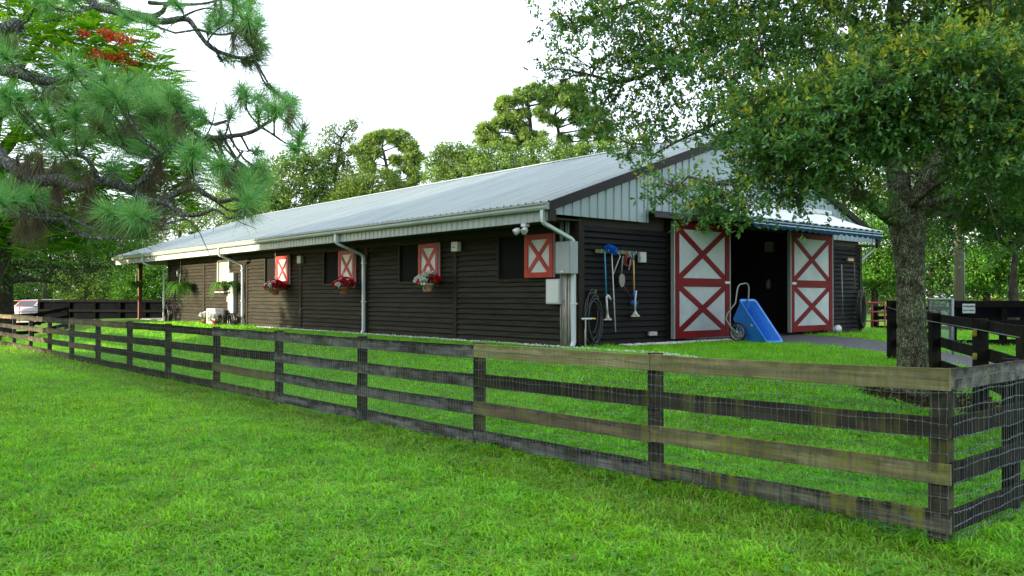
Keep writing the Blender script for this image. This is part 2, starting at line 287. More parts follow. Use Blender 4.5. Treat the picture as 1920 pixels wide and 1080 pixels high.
def npmesh(name, V, Fc, colr, m, parent=None, smooth=False):
    me = bpy.data.meshes.new(name); V = np.asarray(V, np.float32); Fc = np.asarray(Fc, np.int32); k = Fc.shape[1]
    me.vertices.add(len(V)); me.vertices.foreach_set('co', V.ravel())
    me.loops.add(Fc.size); me.loops.foreach_set('vertex_index', Fc.ravel())
    me.polygons.add(len(Fc)); me.polygons.foreach_set('loop_start', np.arange(len(Fc), dtype=np.int32) * k)
    if smooth: me.polygons.foreach_set('use_smooth', np.ones(len(Fc), bool))
    if colr is not None:
        at = me.attributes.new('tint', 'FLOAT_COLOR', 'POINT'); c4 = np.ones((len(V), 4), np.float32); c4[:, :3] = colr; at.data.foreach_set('color', c4.ravel())
    me.materials.append(M(m)); me.update(); me.validate()
    return link(name, me, parent)
def unit(a): return a / np.maximum(np.linalg.norm(a, axis=-1, keepdims=True), 1e-9)
class Leaves:                                            # collects flat leaves: base, axis, side, length, width, colour
    def __init__(s): s.p = []
    def add(s, C, A, B, L, W, col, fold=0.0):
        C = np.asarray(C, float); n = len(C); A = unit(np.asarray(A, float)); B = np.asarray(B, float); B = unit(B - A * (A * B).sum(1, keepdims=True)); N = np.cross(A, B)
        L = np.broadcast_to(L, n)[:, None]; W = np.broadcast_to(W, n)[:, None]
        V = np.stack([C, C + A * L * .48 + B * W / 2 + N * W * fold, C + A * L, C + A * L * .48 - B * W / 2 + N * W * fold], 1)
        s.p.append((V, np.broadcast_to(np.asarray(col, float), (n, 3))))
    def build(s, name, m, parent=None):
        V = np.concatenate([p[0] for p in s.p]); c = np.concatenate([p[1] for p in s.p]); n = len(V)
        i = np.arange(n)[:, None] * 4; Fc = np.concatenate([i + [0, 1, 2], i + [0, 2, 3]])
        return npmesh(name, V.reshape(-1, 3), Fc, np.repeat(c, 4, 0), m, parent)
def rdir(n, up=0.0):
    d = rng.normal(size=(n, 3)); d = unit(d); d[:, 2] += up; return unit(d)
def pal(n, cols, w=None, var=0.18):
    cols = np.asarray(cols, float); k = rng.choice(len(cols), n, p=w); c = cols[k] * (1 + rng.uniform(-var, var, (n, 1))); return np.clip(c, 0.002, 1)
#@@SETTING
# ================================================================ SETTING
def ground_sheet():
    def axis(lo, hi, fine_lo, fine_hi, st):
        a = list(np.arange(fine_lo, fine_hi + 1e-6, st)); k = st
        while a[-1] < hi: k *= 1.35; a.append(a[-1] + k)
        k = st
        while a[0] > lo: k *= 1.35; a.insert(0, a[0] - k)
        return np.array(a)
    xs = axis(-900, 900, -24, 16, .4); ys = axis(-300, 1500, -3, 50, .4)
    X, Y = np.meshgrid(xs, ys); V = np.stack([X, Y, gz(X, Y)], -1).reshape(-1, 3)
    nx, ny = len(xs), len(ys); i = np.arange(nx * ny).reshape(ny, nx)
    Fc = np.stack([i[:-1, :-1], i[:-1, 1:], i[1:, 1:], i[1:, :-1]], -1).reshape(-1, 4)
    return tag(npmesh('ground', V, Fc, None, 'lawn', None, True), 'green lawn sloping gently up to the barn', kind='structure')
ground_sheet()

# path: asphalt apron at the door that leads off to the right
PATH = [(6.6, 0.3, 4.2), (6.55, -1.0, 3.9), (6.15, -2.4, 2.7), (5.85, -4.0, 1.9), (5.6, -6.0, 1.9), (4.9, -9.0, 2.0), (3.8, -13.0, 2.2)]   # barn-local centre, half width... along
def path_strip():
    P = [Vector((a, b)) for a, b, _ in PATH]; W = [c / 2 for *_, c in PATH]
    pts = []; ws = []
    for i in range(len(P) - 1):
        for k in range(8):
            u = k / 8; pts.append(P[i].lerp(P[i + 1], u)); ws.append(W[i] + (W[i + 1] - W[i]) * u)
    V = []; Fc = []
    n = 7
    for i, p in enumerate(pts):
        d = (pts[min(i + 1, len(pts) - 1)] - pts[max(i - 1, 0)]).normalized(); s = Vector((d.y, -d.x)); wv = ws[i] * (1 + .05 * math.sin(i * 1.9))
        for j in range(n):
            q = p + s * wv * (2 * j / (n - 1) - 1); g = bl(q.x, q.y); V.append((g.x, g.y, g1(g.x, g.y) + (0.022 if 0 < j < n - 1 else 0.006)))
    for i in range(len(pts) - 1):
        for j in range(n - 1): a = i * n + j; Fc.append((a, a + n, a + n + 1, a + 1))
    me = bpy.data.meshes.new('path'); me.from_pydata(V, [], Fc); me.materials.append(M('asphalt')); link('path', me)['kind'] = 'structure'
    return np.array([[p.x, p.y] for p in pts]), np.array(ws)
PP, PW = path_strip()
TRUNK = (6.12, 12.5)
def blank(x, y):      # where no grass grows: barn, path, gravel, mulch, bare soil by the far corner
    c, sn = math.cos(BR), math.sin(BR); lx = (x - BC.x) * c + (y - BC.y) * sn; ly = -(x - BC.x) * sn + (y - BC.y) * c
    b = (lx > -0.04) & (lx < 12.2) & (ly > -0.03) & (ly < 31)
    b |= (lx > -0.42 - .1 * np.sin(ly * 2.3)) & (lx <= 0) & (ly > -.3) & (ly < 16)
    b |= (ly > -0.55 - .12 * np.sin(lx * 3.1)) & (ly <= 0) & (lx > .9) & (lx < 5.2)
    d = np.full(x.shape, 9.0)
    for (px_, py_), w in zip(PP[::2], PW[::2]): d = np.minimum(d, np.hypot(lx - px_, ly - py_) - w)
    b |= d < 0.02 + .06 * np.sin(lx * 5) * np.sin(ly * 4)
    b |= np.hypot((x - TRUNK[0]) / 1.0, (y - TRUNK[1] + .5) / 1.25) < 0.85 + .2 * np.sin(7 * x) * np.cos(5 * y)
    b |= (lx > 10) & (lx < 14.5) & (ly > -1.6) & (ly < 0) & (rng.random(x.shape) < .75)
    return b
def vnoise(x, y, s, seed):   # smooth value noise for patches of longer, paler or darker grass
    r = np.random.default_rng(seed); T = r.random((64, 64)); u = x / s; v = y / s; iu = np.floor(u).astype(int); iv = np.floor(v).astype(int); fu = sstep(u - iu); fv = sstep(v - iv)
    g = lambda a, b: T[a % 64, b % 64]
    return (g(iu, iv) * (1 - fu) + g(iu + 1, iv) * fu) * (1 - fv) + (g(iu, iv + 1) * (1 - fu) + g(iu + 1, iv + 1) * fu) * fv
FLX = np.array([math.cos(FR), math.sin(FR)])
def grass():
    Vs, Fs, Cs = [], [], []; off = 0
    for d0, d1, dens, wid, hgt, tip in ((4.0, 7.5, 3600, .0112, .074, True), (7.5, 11.5, 2300, .0120, .072, True), (11.5, 19, 1000, .015, .075, False), (19, 34, 340, .022, .09, False)):
        n0 = int(.72 * (d1 * d1 - d0 * d0) * dens * 1.0)
        y = np.sqrt(rng.uniform(d0 * d0, d1 * d1, n0)); x = rng.uniform(-.72, .72, n0) * y
        keep = ~blank(x, y)
        fx = (x - FC.x) * math.cos(FR) + (y - FC.y) * math.sin(FR); fy = -(x - FC.x) * math.sin(FR) + (y - FC.y) * math.cos(FR)
        inside = (fx > .06) & (fy > .06)
        near = np.abs(fx) < .22
        thin = np.where((fx < -.04) & (fx > -.75 - .5 * vnoise(x, y, .9, 5)) & (fy > 0), rng.random(n0) < .10 + .80 * vnoise(x, y, .55, 9), True)     # worn strip in front of the fence
        keep &= thin
        x, y, fx, inside, near = x[keep], y[keep], fx[keep], inside[keep], near[keep]; n = len(x); z = gz(x, y)
        p1 = vnoise(x, y, .8, 1); p2 = vnoise(x, y, .22, 2); p3 = vnoise(x, y, 2.6, 3)
        h = hgt * rng.uniform(.55, 1.25, n) * (.65 + .75 * p2) * (.9 + .2 * p1) * np.where(inside, 1.25, 1) * np.where(near, 1.45, 1)
        a = 9 * vnoise(x, y, .16, 21) + rng.normal(0, 1.0, n); lean = rng.uniform(.25, 1.9, n); ld = a + rng.normal(0, .5, n) + np.pi / 2
        side = np.stack([np.cos(a), np.sin(a), np.zeros(n)], 1) * (wid * rng.uniform(.6, 1.35, n))[:, None] / 2
        ldv = np.stack([np.cos(ld), np.sin(ld), np.zeros(n)], 1); up = np.array([0, 0, 1.0])
        B = np.stack([x, y, z - .006], 1); mid = B + (up * .62 + ldv * (.30 * lean)[:, None]) * h[:, None]; tp = B + (up * (1.0 - .35 * lean)[:, None] + ldv * lean[:, None]) * h[:, None]
        if tip:
            V = np.stack([B - side * .7, B + side * .7, mid - side, mid + side, tp], 1); k = 5; f = [[0, 1, 3], [0, 3, 2], [2, 3, 4]]
        else:
            V = np.stack([B - side, B + side, tp], 1); k = 3; f = [[0, 1, 2]]
        i = np.arange(n)[:, None] * k + off; Fs += [i + q for q in f]; Vs.append(V.reshape(-1, 3)); off += n * k
        c = np.empty((n, 3)); g = np.clip(.5 + 1.1 * (.45 * p1 + .3 * p3 + .25 * vnoise(x, y, .3, 31) - .5), 0, 1)[:, None]
        c[:] = np.array([.150, .47, .024]) * (1 - g) + np.array([.315, .59, .034]) * g
        c *= rng.uniform(.6, 1.3, (n, 1)) * (.84 + .32 * p2[:, None]); r = rng.random(n)
        c[r < .06] = np.array([.30, .30, .09]); c[r < .012] = np.array([.34, .32, .08]); c[(r > .95)] *= np.array([.7, .95, 1.9])
        c[inside] *= np.array([.82, .95, .9])
        wr = (fx < -.04) & (fx > -.9); c[wr] = c[wr] * .7 + np.array([.15, .17, .05]) * .3
        Cs.append(np.repeat(c, k, 0))
    # dry thatch and bits of fallen leaf lying in the worn strip by the fence and here and there on the lawn
    n = 9000; fy = rng.uniform(-.3, 24, n); fx = -np.abs(rng.normal(.02, .34, n)) - .02; far = rng.random(n) < .12; fx = np.where(far, rng.uniform(-5, 0, n), fx)
    x = FC.x + fx * math.cos(FR) - fy * math.sin(FR); y = FC.y + fx * math.sin(FR) + fy * math.cos(FR); keep = (vnoise(x, y, .55, 9) < .52) | far; x, y = x[keep], y[keep]; n = len(x)
    a = rng.uniform(0, 6.28, n); l_ = rng.uniform(.02, .07, n); d = np.stack([np.cos(a), np.sin(a), rng.normal(0, .2, n)], 1) * l_[:, None]; s = np.stack([-np.sin(a), np.cos(a), rng.normal(0, .3, n)], 1) * rng.uniform(.003, .009, (n, 1)); B = np.stack([x, y, gz(x, y) + rng.uniform(.008, .04, n)], 1)
    V = np.stack([B - s, B + s, B + d], 1); i = np.arange(n)[:, None] * 3 + off; Fs.append(i + [0, 1, 2]); Vs.append(V.reshape(-1, 3)); off += n * 3; Cs.append(np.repeat(pal(n, [(.26, .22, .06), (.15, .105, .04), (.09, .065, .03), (.30, .28, .09)]), 3, 0))
    # broad-leaved weeds: small rosettes scattered through the lawn
    for _ in range(420):
        d = 4.6 + 9 * rng.random(); x0 = rng.uniform(-.7, .7) * d; n = 9
        if blank(np.array([x0]), np.array([d]))[0]: continue
        a = rng.uniform(0, 6.28, n); el = rng.uniform(.3, .9, n); l_ = rng.uniform(.03, .06, n); D = np.stack([np.cos(a) * np.cos(el), np.sin(a) * np.cos(el), np.sin(el)], 1) * l_[:, None]; s = np.stack([-np.sin(a), np.cos(a), 0 * a], 1) * (l_ * .28)[:, None]; B = np.array([x0, d, g1(x0, d) + .03])
        V = np.stack([B + 0 * D, B + D * .55 - s, B + D, B + D * .55 + s], 1); i = np.arange(n)[:, None] * 4 + off; Fs += [i + [0, 1, 2], i + [0, 2, 3]]; Vs.append(V.reshape(-1, 3)); off += n * 4; Cs.append(np.repeat(pal(n, [(.07, .27, .03), (.10, .30, .06), (.16, .36, .05)]), 4, 0))
    V = np.concatenate(Vs); Fc = np.concatenate(Fs); return tag(npmesh('grass', V, Fc, np.concatenate(Cs), 'grass'), 'short bright green lawn grass', kind='stuff')
grass()

def gravel():
    V, Fc = [], []; oct_ = np.array([(1, 0, 0), (-1, 0, 0), (0, 1, 0), (0, -1, 0), (0, 0, 1), (0, 0, -1)], float); of = [(0, 2, 4), (2, 1, 4), (1, 3, 4), (3, 0, 4), (2, 0, 5), (1, 2, 5), (3, 1, 5), (0, 3, 5)]
    for zone, n in ((0, 2600), (1, 1500)):
        for _ in range(n):
            if zone == 0: lx, ly = -rng.uniform(.0, .40), rng.uniform(-.2, 1) ** 1.0 * 15.5; lx *= 1 - .5 * (ly / 15.5)
            else: lx, ly = rng.uniform(1.2, 5.0), -rng.uniform(.02, .52)
            g = bl(lx, ly); z = g1(g.x, g.y); s = rng.uniform(.012, .034); q = oct_ * s * rng.uniform(.6, 1.2, (6, 3)); an = rng.uniform(0, 6.28); ca, sa = math.cos(an), math.sin(an)
            q = np.stack([q[:, 0] * ca - q[:, 1] * sa, q[:, 0] * sa + q[:, 1] * ca, q[:, 2] * .7], 1) + (g.x, g.y, z + s * .3 + rng.uniform(0, .015))
            k = len(V) * 6; V.append(q); Fc += [(a + k, b + k, c + k) for a, b, c in of]
    return tag(npmesh('gravel', np.concatenate(V), np.array(Fc), None, 'stone'), 'white stone gravel along the foot of the barn', kind='stuff')
gravel()
def mulch():
    C = []; n = 2600; a = rng.uniform(0, 6.28, n); r = np.sqrt(rng.random(n)); x = TRUNK[0] + np.cos(a) * r * 1.0; y = TRUNK[1] - .5 + np.sin(a) * r * 1.25
    L = Leaves(); A = rdir(n, .0); A[:, 2] *= .35; L.add(np.stack([x, y, gz(x, y) + rng.uniform(.004, .03, n)], 1), A, rdir(n, 2), rng.uniform(.05, .12, n), rng.uniform(.015, .035, n), pal(n, [(.03, .02, .013), (.05, .034, .022), (.02, .013, .009)], var=.3), .3)
    return tag(L.build('mulch', 'leaf'), 'dark bark mulch round the oak trunk', kind='stuff')
mulch()

# ================================================================ BARN
barn = thing('barn', 'long dark brown horse barn with metal roof and red and white doors', 'barn', BC, BR)
WL, FW, EH = 25.3, 12.15, 2.62      # side wall length, front width, soffit height
RE, RY, RZ0, RZ1 = -0.97, 30.05, 2.955, 5.37     # roof edge x, far end y, edge and ridge heights
SLOPE = (RZ1 - RZ0) / (6.075 - RE)
def roofz(x): return RZ0 + SLOPE * ((x - RE) if x <= 6.075 else (12.15 - RE - x))
wall = MB(); wall.box((.05, .2, -.05), (.2, WL, 2.9)); wall.box((.2, WL - .15, -.05), (FW, WL, 2.9)); wall.box((FW - .2, .2, -.05), (FW, WL - .15, 2.9))
wall.box((.05, .05, -.05), (2.99, .2, 2.9)); wall.box((10.1, .05, -.05), (FW, .2, 2.9)); wall.box((2.99, .05, 2.8), (10.1, .2, 3.2))
wall.build('wall', 'dark_wood', barn)
# aisle seen through the open door
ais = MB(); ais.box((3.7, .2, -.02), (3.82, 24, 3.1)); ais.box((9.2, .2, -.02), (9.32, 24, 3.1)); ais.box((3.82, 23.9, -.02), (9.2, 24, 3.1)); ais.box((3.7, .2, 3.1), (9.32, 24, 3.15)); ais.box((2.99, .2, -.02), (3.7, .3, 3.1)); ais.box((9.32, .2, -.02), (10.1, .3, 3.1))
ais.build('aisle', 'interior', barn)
MB().box((.2, .06, -.1), (FW - .2, WL - .2, .012)).build('floor_slab', 'concrete', barn)
for k in range(3):       # stall fronts along the aisle, barely visible
    for y in (3.0 + 4 * k, 4.2 + 4 * k): MB().box((9.14, y, 0), (9.2, y + .1, 2.4)).build('aisle_post', 'dark_wood', barn)
p = on_front(1446, 463, -1.2); MB().box((9.06, 1.1, 2.36), (9.2, 1.34, 2.66)).build('speaker_box', 'beige_box', barn, bevel=.01)
lan = MB().lathe([(.05, 0), (.07, .02), (.07, .2), (.05, .24), (.02, .27)], (9.1, 1.24, 1.30), 12).build('aisle_lantern', 'grey_box', barn, True)
MB().box((9.12, 1.21, 1.5), (9.2, 1.27, 1.62)).build('bracket', 'dark_wood', lan)
MB().box((9.16, 2.66, 1.82), (9.2, 2.76, 1.95)).build('switch_plate', 'grey_box', barn, bevel=.005)

# lap siding: every board its own object, courses share mesh data
BH = 0.127; NC = 20; boards = {}
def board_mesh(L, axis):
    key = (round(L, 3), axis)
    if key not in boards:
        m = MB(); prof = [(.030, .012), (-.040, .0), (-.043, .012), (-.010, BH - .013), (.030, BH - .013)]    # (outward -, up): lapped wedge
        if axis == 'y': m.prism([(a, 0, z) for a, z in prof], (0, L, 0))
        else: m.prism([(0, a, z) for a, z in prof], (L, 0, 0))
        boards[key] = m.mesh('siding_board', 'siding' if axis == 'y' else 'siding_shaded')
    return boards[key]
WIN = [(.72, 2.53), (4.88, 6.68), (9.04, 10.9), (13.25, 15.15)]; WZ = (1.46, 2.42); SW = (18.35, 19.42, 1.62, 2.40)
posts = [0, 4.2, 8.39, 12.48, 16.7, 20.88, 25.1]
for a, b in zip(posts[:-1], posts[1:]):
    for c in range(NC):
        z = .02 + c * BH; segs = [(a + .07, b - .07)]
        for (y0, y1, z0, z1) in [(u, v, *WZ) for u, v in WIN] + [SW]:
            if z + BH > z0 and z < z1: segs = [s for p0, p1 in segs for s in (((p0, y0 - .06), (y1 + .06, p1)) if p0 < y0 < p1 else ((p0, p1),))]
        for p0, p1 in segs:
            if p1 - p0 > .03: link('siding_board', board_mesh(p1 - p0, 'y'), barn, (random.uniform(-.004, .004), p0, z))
for x0, x1 in ((.12, 2.93), (10.16, 12.08)):
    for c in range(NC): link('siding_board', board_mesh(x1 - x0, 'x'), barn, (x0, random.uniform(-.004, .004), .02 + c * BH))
for y in posts: MB().box((-.055, y - .07, 0), (.045, y + .07, EH)).build('wall_post', 'trim_brown', barn, bevel=.004)
for x in (.05, 12.1): MB().box((x - .07, -.056, 0), (x + .07, -.02, EH)).build('corner_trim', 'trim_brown', barn, bevel=.004)
MB().box((-.06, .08, EH - .16), (-.036, WL - .1, EH)).build('frieze_board', 'trim_brown', barn)
MB().box((-.045, .1, -.06), (.045, WL, .02)).build('sill_beam', 'dark_wood', barn)
for y0, y1 in WIN:
    fr = MB(); t = .07
    for a, b in (((-.05, y0 - t, WZ[0] - t), (.04, y0, WZ[1] + t)), ((-.05, y1, WZ[0] - t), (.04, y1 + t, WZ[1] + t)), ((-.056, y0, WZ[1]), (.04, y1, WZ[1] + t)), ((-.06, y0, WZ[0] - t), (.04, y1, WZ[0]))): fr.box(a, b)
    w = fr.build('window', 'trim_brown', barn, bevel=.004)
    MB().box((.012, y0, WZ[0]), (.03, y1, WZ[1])).build('window_screen', 'screen', w)
y0, y1, z0, z1 = SW; fr = MB()
for a, b in (((-.06, y0 - .06, z0 - .06), (.04, y0, z1 + .06)), ((-.06, y1, z0 - .06), (.04, y1 + .06, z1 + .06)), ((-.064, y0, z1), (.04, y1, z1 + .06)), ((-.07, y0, z0 - .06), (.04, y1, z0))): fr.box(a, b)
w = fr.build('window', 'white_plastic', barn); w['label'] = 'small white framed window'
MB().box((.0, y0, z0), (.02, y1, z1)).build('pane', 'glass_dull', w)
for yy in (y0 + .36, y0 + .72): MB().box((-.006, yy - .015, z0), (.0, yy + .015, z1)).build('sash_bar', 'beige_box', w)
def bracing(parent, frame, x_ax, org, W, H, wd, dep, rails, mname):
    """frame boards and X braces on a panel; x_ax 'y' (side wall) or 'x' (front); org = low corner, outward is -x or -y"""
    def P(u, v, o): return (org[0] - o, org[1] + u, org[2] + v) if x_ax == 'y' else (org[0] + u, org[1] - o, org[2] + v)
    def brd(name, a, b, o0, o1):
        p, q = P(*a, o0), P(*b, o1); MB().box(tuple(map(min, p, q)), tuple(map(max, p, q))).build(name, mname, parent, bevel=.004)
    brd('stile', (0, 0), (wd, H), 0, dep); brd('stile', (W - wd, 0), (W, H), 0, dep)
    for v0, v1 in rails: brd('rail', (wd, v0), (W - wd, v1), 0, dep - .002)
    for (_, lo), (hi, _) in zip(rails[:-1], rails[1:]):
        u0, u1 = wd, W - wd; out = (-1, 0, 0) if x_ax == 'y' else (0, -1, 0); bw = wd * .82
        for k, (p, q) in enumerate((((u0, lo), (u1, hi)), ((u0, hi), (u1, lo)))):
            d = Vector((q[0] - p[0], q[1] - p[1])); L = d.length; d /= L; nn = Vector((-d.y, d.x)) * bw / 2
            # brace clipped to the opening: hexagon with its ends cut along frame
            p, q = Vector(p), Vector(q); sx = 1 if d.x > 0 else -1; sy = 1 if d.y > 0 else -1
            ex, ey = bw / 2 / abs(d.y), bw / 2 / abs(d.x)
            poly = [p, p + Vector((ex * sx, 0)), q - Vector((0, ey * sy)), q, q - Vector((ex * sx, 0)), p + Vector((0, ey * sy))]
            if sx * sy < 0: poly.reverse()
            o = .001 + k * .0; MB().prism([P(a.x, a.y, 0) for a in poly], tuple((dep - .006 - .004 * k) * c for c in out)).build('brace', mname, parent)
sh_y = [(984.3, 1037.5), (785, 822), (635, 664.5), (518, 541.5)]
for i, (pa, pb_) in enumerate(sh_y):
    ya, yb = on_side(pb_, 500, .12).y, on_side(pa, 500, .12).y; H = .94; z = 1.47; x = -.075
    s = MB().box((x - .045, ya, z), (x, yb, z + H)).build('shutter', 'white_paint', barn)
    bracing(s, None, 'y', (x - .045, ya, z), yb - ya, H, .115, .024, [(0, .115), (H - .115, H)], 'red_paint')
    MB().box((x + .002, ya + .02, z + H - .03), (-.05, ya + .12, z + H + .14)).build('hanger', 'trim_brown', s)
    MB().box((x + .0, ya - .002, z), (x + .03, ya + .004, z + H)).build('edge_strip', 'red_paint', s)
# sliding barn doors hung in front of the wall
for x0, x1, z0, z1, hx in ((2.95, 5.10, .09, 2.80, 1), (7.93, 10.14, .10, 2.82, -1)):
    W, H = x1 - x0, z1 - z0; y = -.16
    d = MB().box((x0, y, z0), (x1, y + .06, z1)).build('door', 'white_shaded', barn)
    m = H * .485; bracing(d, None, 'x', (x0, y, z0), W, H, .17, .022, [(0, .17), (m - .11, m + .09), (H - .17, H)], 'red_shaded')
    for xx in (x0 - .03, x1 + .002): MB().box((xx, y - .026, z0), (xx + .028, y + .075, z1)).build('edge_channel', 'gutter_white', d)
    hxp = x1 - .22 if hx > 0 else x0 + .02; MB().box((hxp, y - .05, z0 + m - .03), (hxp + .2, y - .024, z0 + m + .03)).build('handle', 'white_plastic', d, bevel=.006)
    MB().box((x0 + .2, y + .02, z1), (x0 + .3, y + .05, z1 + .1)).build('roller', 'steel', d)
MB().box((2.86, -.03, 0), (2.94, .05, 2.84)).build('door_jamb', 'trim_brown', barn); MB().box((10.16, -.03, 0), (10.2, .05, 2.84)).build('door_jamb', 'trim_brown', barn)
hood = MB(); hood.prism([(2.07, -.10, 3.0), (2.07, -.32, 2.90), (2.07, -.34, 2.82), (2.07, -.30, 2.82), (2.07, -.29, 2.87), (2.07, -.10, 2.95)], (8.2, 0, 0)); hood.build('track_hood', 'fascia_brown', barn)
MB().box((2.3, -.2, 2.86), (10.2, -.1, 2.92)).build('door_track', 'steel', barn)
# gable of ribbed sheets
def gable_z0(x): return 2.71 if x < 2.07 or x >= 10.3 else 2.99
RB = .25
def gable_sheet(xa, xb, zlo, flat=False):
    m = MB(); xs = []; x = xa
    while x < xb - 1e-4:
        if not flat: xs += [(x, 0), (x + .018, -.022), (x + .040, -.022), (x + .058, 0)]
        else: xs += [(x, 0)]
        x += RB
    xs = [q for q in xs if q[0] < xb] + [(xb, 0)]
    v = []
    brk = 6.075
    for x, o in xs: v += [(x, -.105 + o, zlo), (x, -.105 + o, roofz(x) - .06)]
    m.add(v, [(2 * i, 2 * i + 2, 2 * i + 3, 2 * i + 1) for i in range(len(xs) - 1)]); return m
segs = [(-.80, -.05), (-.05, .95), (.95, 2.07), (2.07, 2.82), (2.82, 3.82), (3.82, 4.9), (4.9, 6.075), (6.075, 7.25), (7.25, 8.3), (8.3, 9.3), (9.3, 10.3), (10.3, 11.3), (11.3, 12.3), (12.3, 12.95)]
for a, b in segs:
    flat = 3.8 < a < 8.2
    gable_sheet(a, b, gable_z0(a + .01), flat).build('gable_sheet', 'gable_metal', barn)
MB().box((2.04, -.14, 2.71), (2.07, -.07, 3.0)).build('sheet_trim', 'gable_metal', barn)
MB().prism([(-.82, -.08, 2.715), (12.97, -.08, 2.715), (12.97, -.08, roofz(12.97) - .1), (6.075, -.08, roofz(6.075) - .1), (-.82, -.08, roofz(-.82) - .1)], (0, .04, 0)).build('gable_frame', 'dark_wood', barn) if False else None
gb = MB(); gb.prism([(-.8, -.07, 3.0), (12.95, -.07, 3.0), (12.95, -.07, roofz(12.95) - .12), (6.075, -.07, roofz(6.075) - .12), (-.8, -.07, roofz(-.8) - .12)][1:], (0, .05, 0)); gb.build('gable_backing', 'dark_wood', barn)
for a, b in (((RE - .01, 0), (6.075, 1)), ((12.15 - RE + .01, 0), (6.075, 1))):
    za, zb = roofz(a[0]), roofz(6.075)
    MB().prism([(a[0], -.18, za - .20), (b[0], -.18, zb - .20), (b[0], -.18, zb - .005), (a[0], -.18, za - .005)], (0, .06, 0)).build('rake_trim', 'fascia_brown', barn)
MB().box((-.97, -.17, 2.57), (-.80, -.10, 2.79)).build('eave_return', 'fascia_brown', barn); MB().box((12.95, -.17, 2.57), (13.1, -.10, 2.79)).build('eave_return', 'fascia_brown', barn)
# roof: sheet by sheet, each with raised ribs
PWD = .915; NP = 33; prof = []
for k in range(4):
    b = k * PWD / 4; prof += [(b, 0), (b + .014, .026), (b + .045, .026), (b + .059, 0)]
prof.append((PWD, 0))
def roof_mesh(x0, x1):
    m = MB(); v = []
    for y, h in prof:
        for x in (x0, x1): v.append((x, y, roofz(x) + h))
    m.add(v, [(2 * i, 2 * i + 1, 2 * i + 3, 2 * i + 2) for i in range(len(prof) - 1)])
    v2 = [(x, y, roofz(x) - .012) for y in (0, PWD) for x in (x0, x1)]; m.add(v2, [(0, 2, 3, 1)]); return m.mesh('roof_sheet', 'roof_metal')
ml = roof_mesh(RE, 6.075); mr = roof_mesh(12.15 - RE, 6.075)
for i in range(NP):
    for me in (ml, mr): link('roof_sheet', me, barn, (0, -.15 + i * PWD, 0))
for i in range(10): MB().prism([(6.075 - .2, -.16 + i * 3.02, RZ1 - .03), (6.075, -.16 + i * 3.02, RZ1 + .05), (6.075 + .2, -.16 + i * 3.02, RZ1 - .03), (6.075, -.16 + i * 3.02, RZ1 + .035)], (0, 3.03, 0)).build('ridge_cap', 'roof_metal', barn)
MB().prism([(6.075 - .06, RY - .05, 2.6)] * 0 + [(RE, RY, RZ0 - .2), (6.075, RY, RZ1 - .2), (6.075, RY, RZ1), (RE, RY, RZ0)], (0, .04, 0)).build('rake_trim', 'fascia_brown', barn)
# underside: soffit, porch ceiling, far gable
MB().box((-.90, -.06, EH), (.0, RY - .1, EH + .03)).build('soffit', 'dark_wood', barn); MB().box((0, WL, EH), (FW + .8, RY - .1, EH + .03)).build('porch_ceiling', 'dark_wood', barn)
MB().box((FW, -.06, EH), (FW + .9, RY - .1, EH + .03)).build('soffit', 'dark_wood', barn)
# ribbed eave skirt and gutter
def skirt():
    m = MB(); v = []; y = -.05; pr = []
    while y < RY - .2:
        pr += [(y, 0), (y + .03, -.016), (y + .07, -.016), (y + .10, 0)]; y += .2
    for y, o in pr: v += [(-.915 + o, y, 2.575), (-.915 + o, y, 2.80)]
    m.add(v, [(2 * i, 2 * i + 1, 2 * i + 3, 2 * i + 2) for i in range(len(pr) - 1)]); return m
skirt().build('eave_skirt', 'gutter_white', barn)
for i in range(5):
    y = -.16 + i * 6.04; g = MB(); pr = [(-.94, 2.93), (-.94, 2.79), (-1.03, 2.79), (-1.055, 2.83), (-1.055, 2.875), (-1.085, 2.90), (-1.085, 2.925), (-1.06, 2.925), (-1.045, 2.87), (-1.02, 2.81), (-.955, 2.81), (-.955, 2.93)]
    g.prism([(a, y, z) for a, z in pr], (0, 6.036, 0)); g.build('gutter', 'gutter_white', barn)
MB().box((-1.08, -.166, 2.79), (-.94, -.161, 2.925)).build('gutter_end', 'gutter_white', barn)
def downspout(y, yb, zt=2.79):
    dn = MB(); pts = [(-1.0, y, zt), (-1.0, y, 2.62), (-.985, y, 2.56), (-.94, y, 2.52), (-.22, yb, 2.26), (-.15, yb, 2.215), (-.125, yb, 2.14), (-.125, yb, 1.0), (-.125, yb, .12), (-.17, yb, .03)]
    dn.tube(pts, .058, 4, sq=.75, spin=math.pi / 4); o = dn.build('downspout', 'downspout_white', barn)
    for z in (2.0, .9): MB().box((-.176, yb - .055, z), (-.06, yb + .055, z + .03)).build('strap', 'downspout_white', o)
    return o
downspout(.02, .02); downspout(8.42, 8.42); downspout(16.9, 16.9); downspout(25.55, 25.45)
# the right-hand downspout under the far eave
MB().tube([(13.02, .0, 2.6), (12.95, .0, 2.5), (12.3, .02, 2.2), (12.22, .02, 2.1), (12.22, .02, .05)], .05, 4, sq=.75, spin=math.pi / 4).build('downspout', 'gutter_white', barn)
for y, x in ((29.3, .02), (29.3, 6.0), (29.3, 12.1)): MB().box((x - .08, y - .08, 0), (x + .08, y + .08, EH)).build('porch_post', 'post_cedar', barn, bevel=.006)
MB().box((0, WL, -.1), (FW, RY - .3, .02)).build('porch_floor', 'concrete', barn)
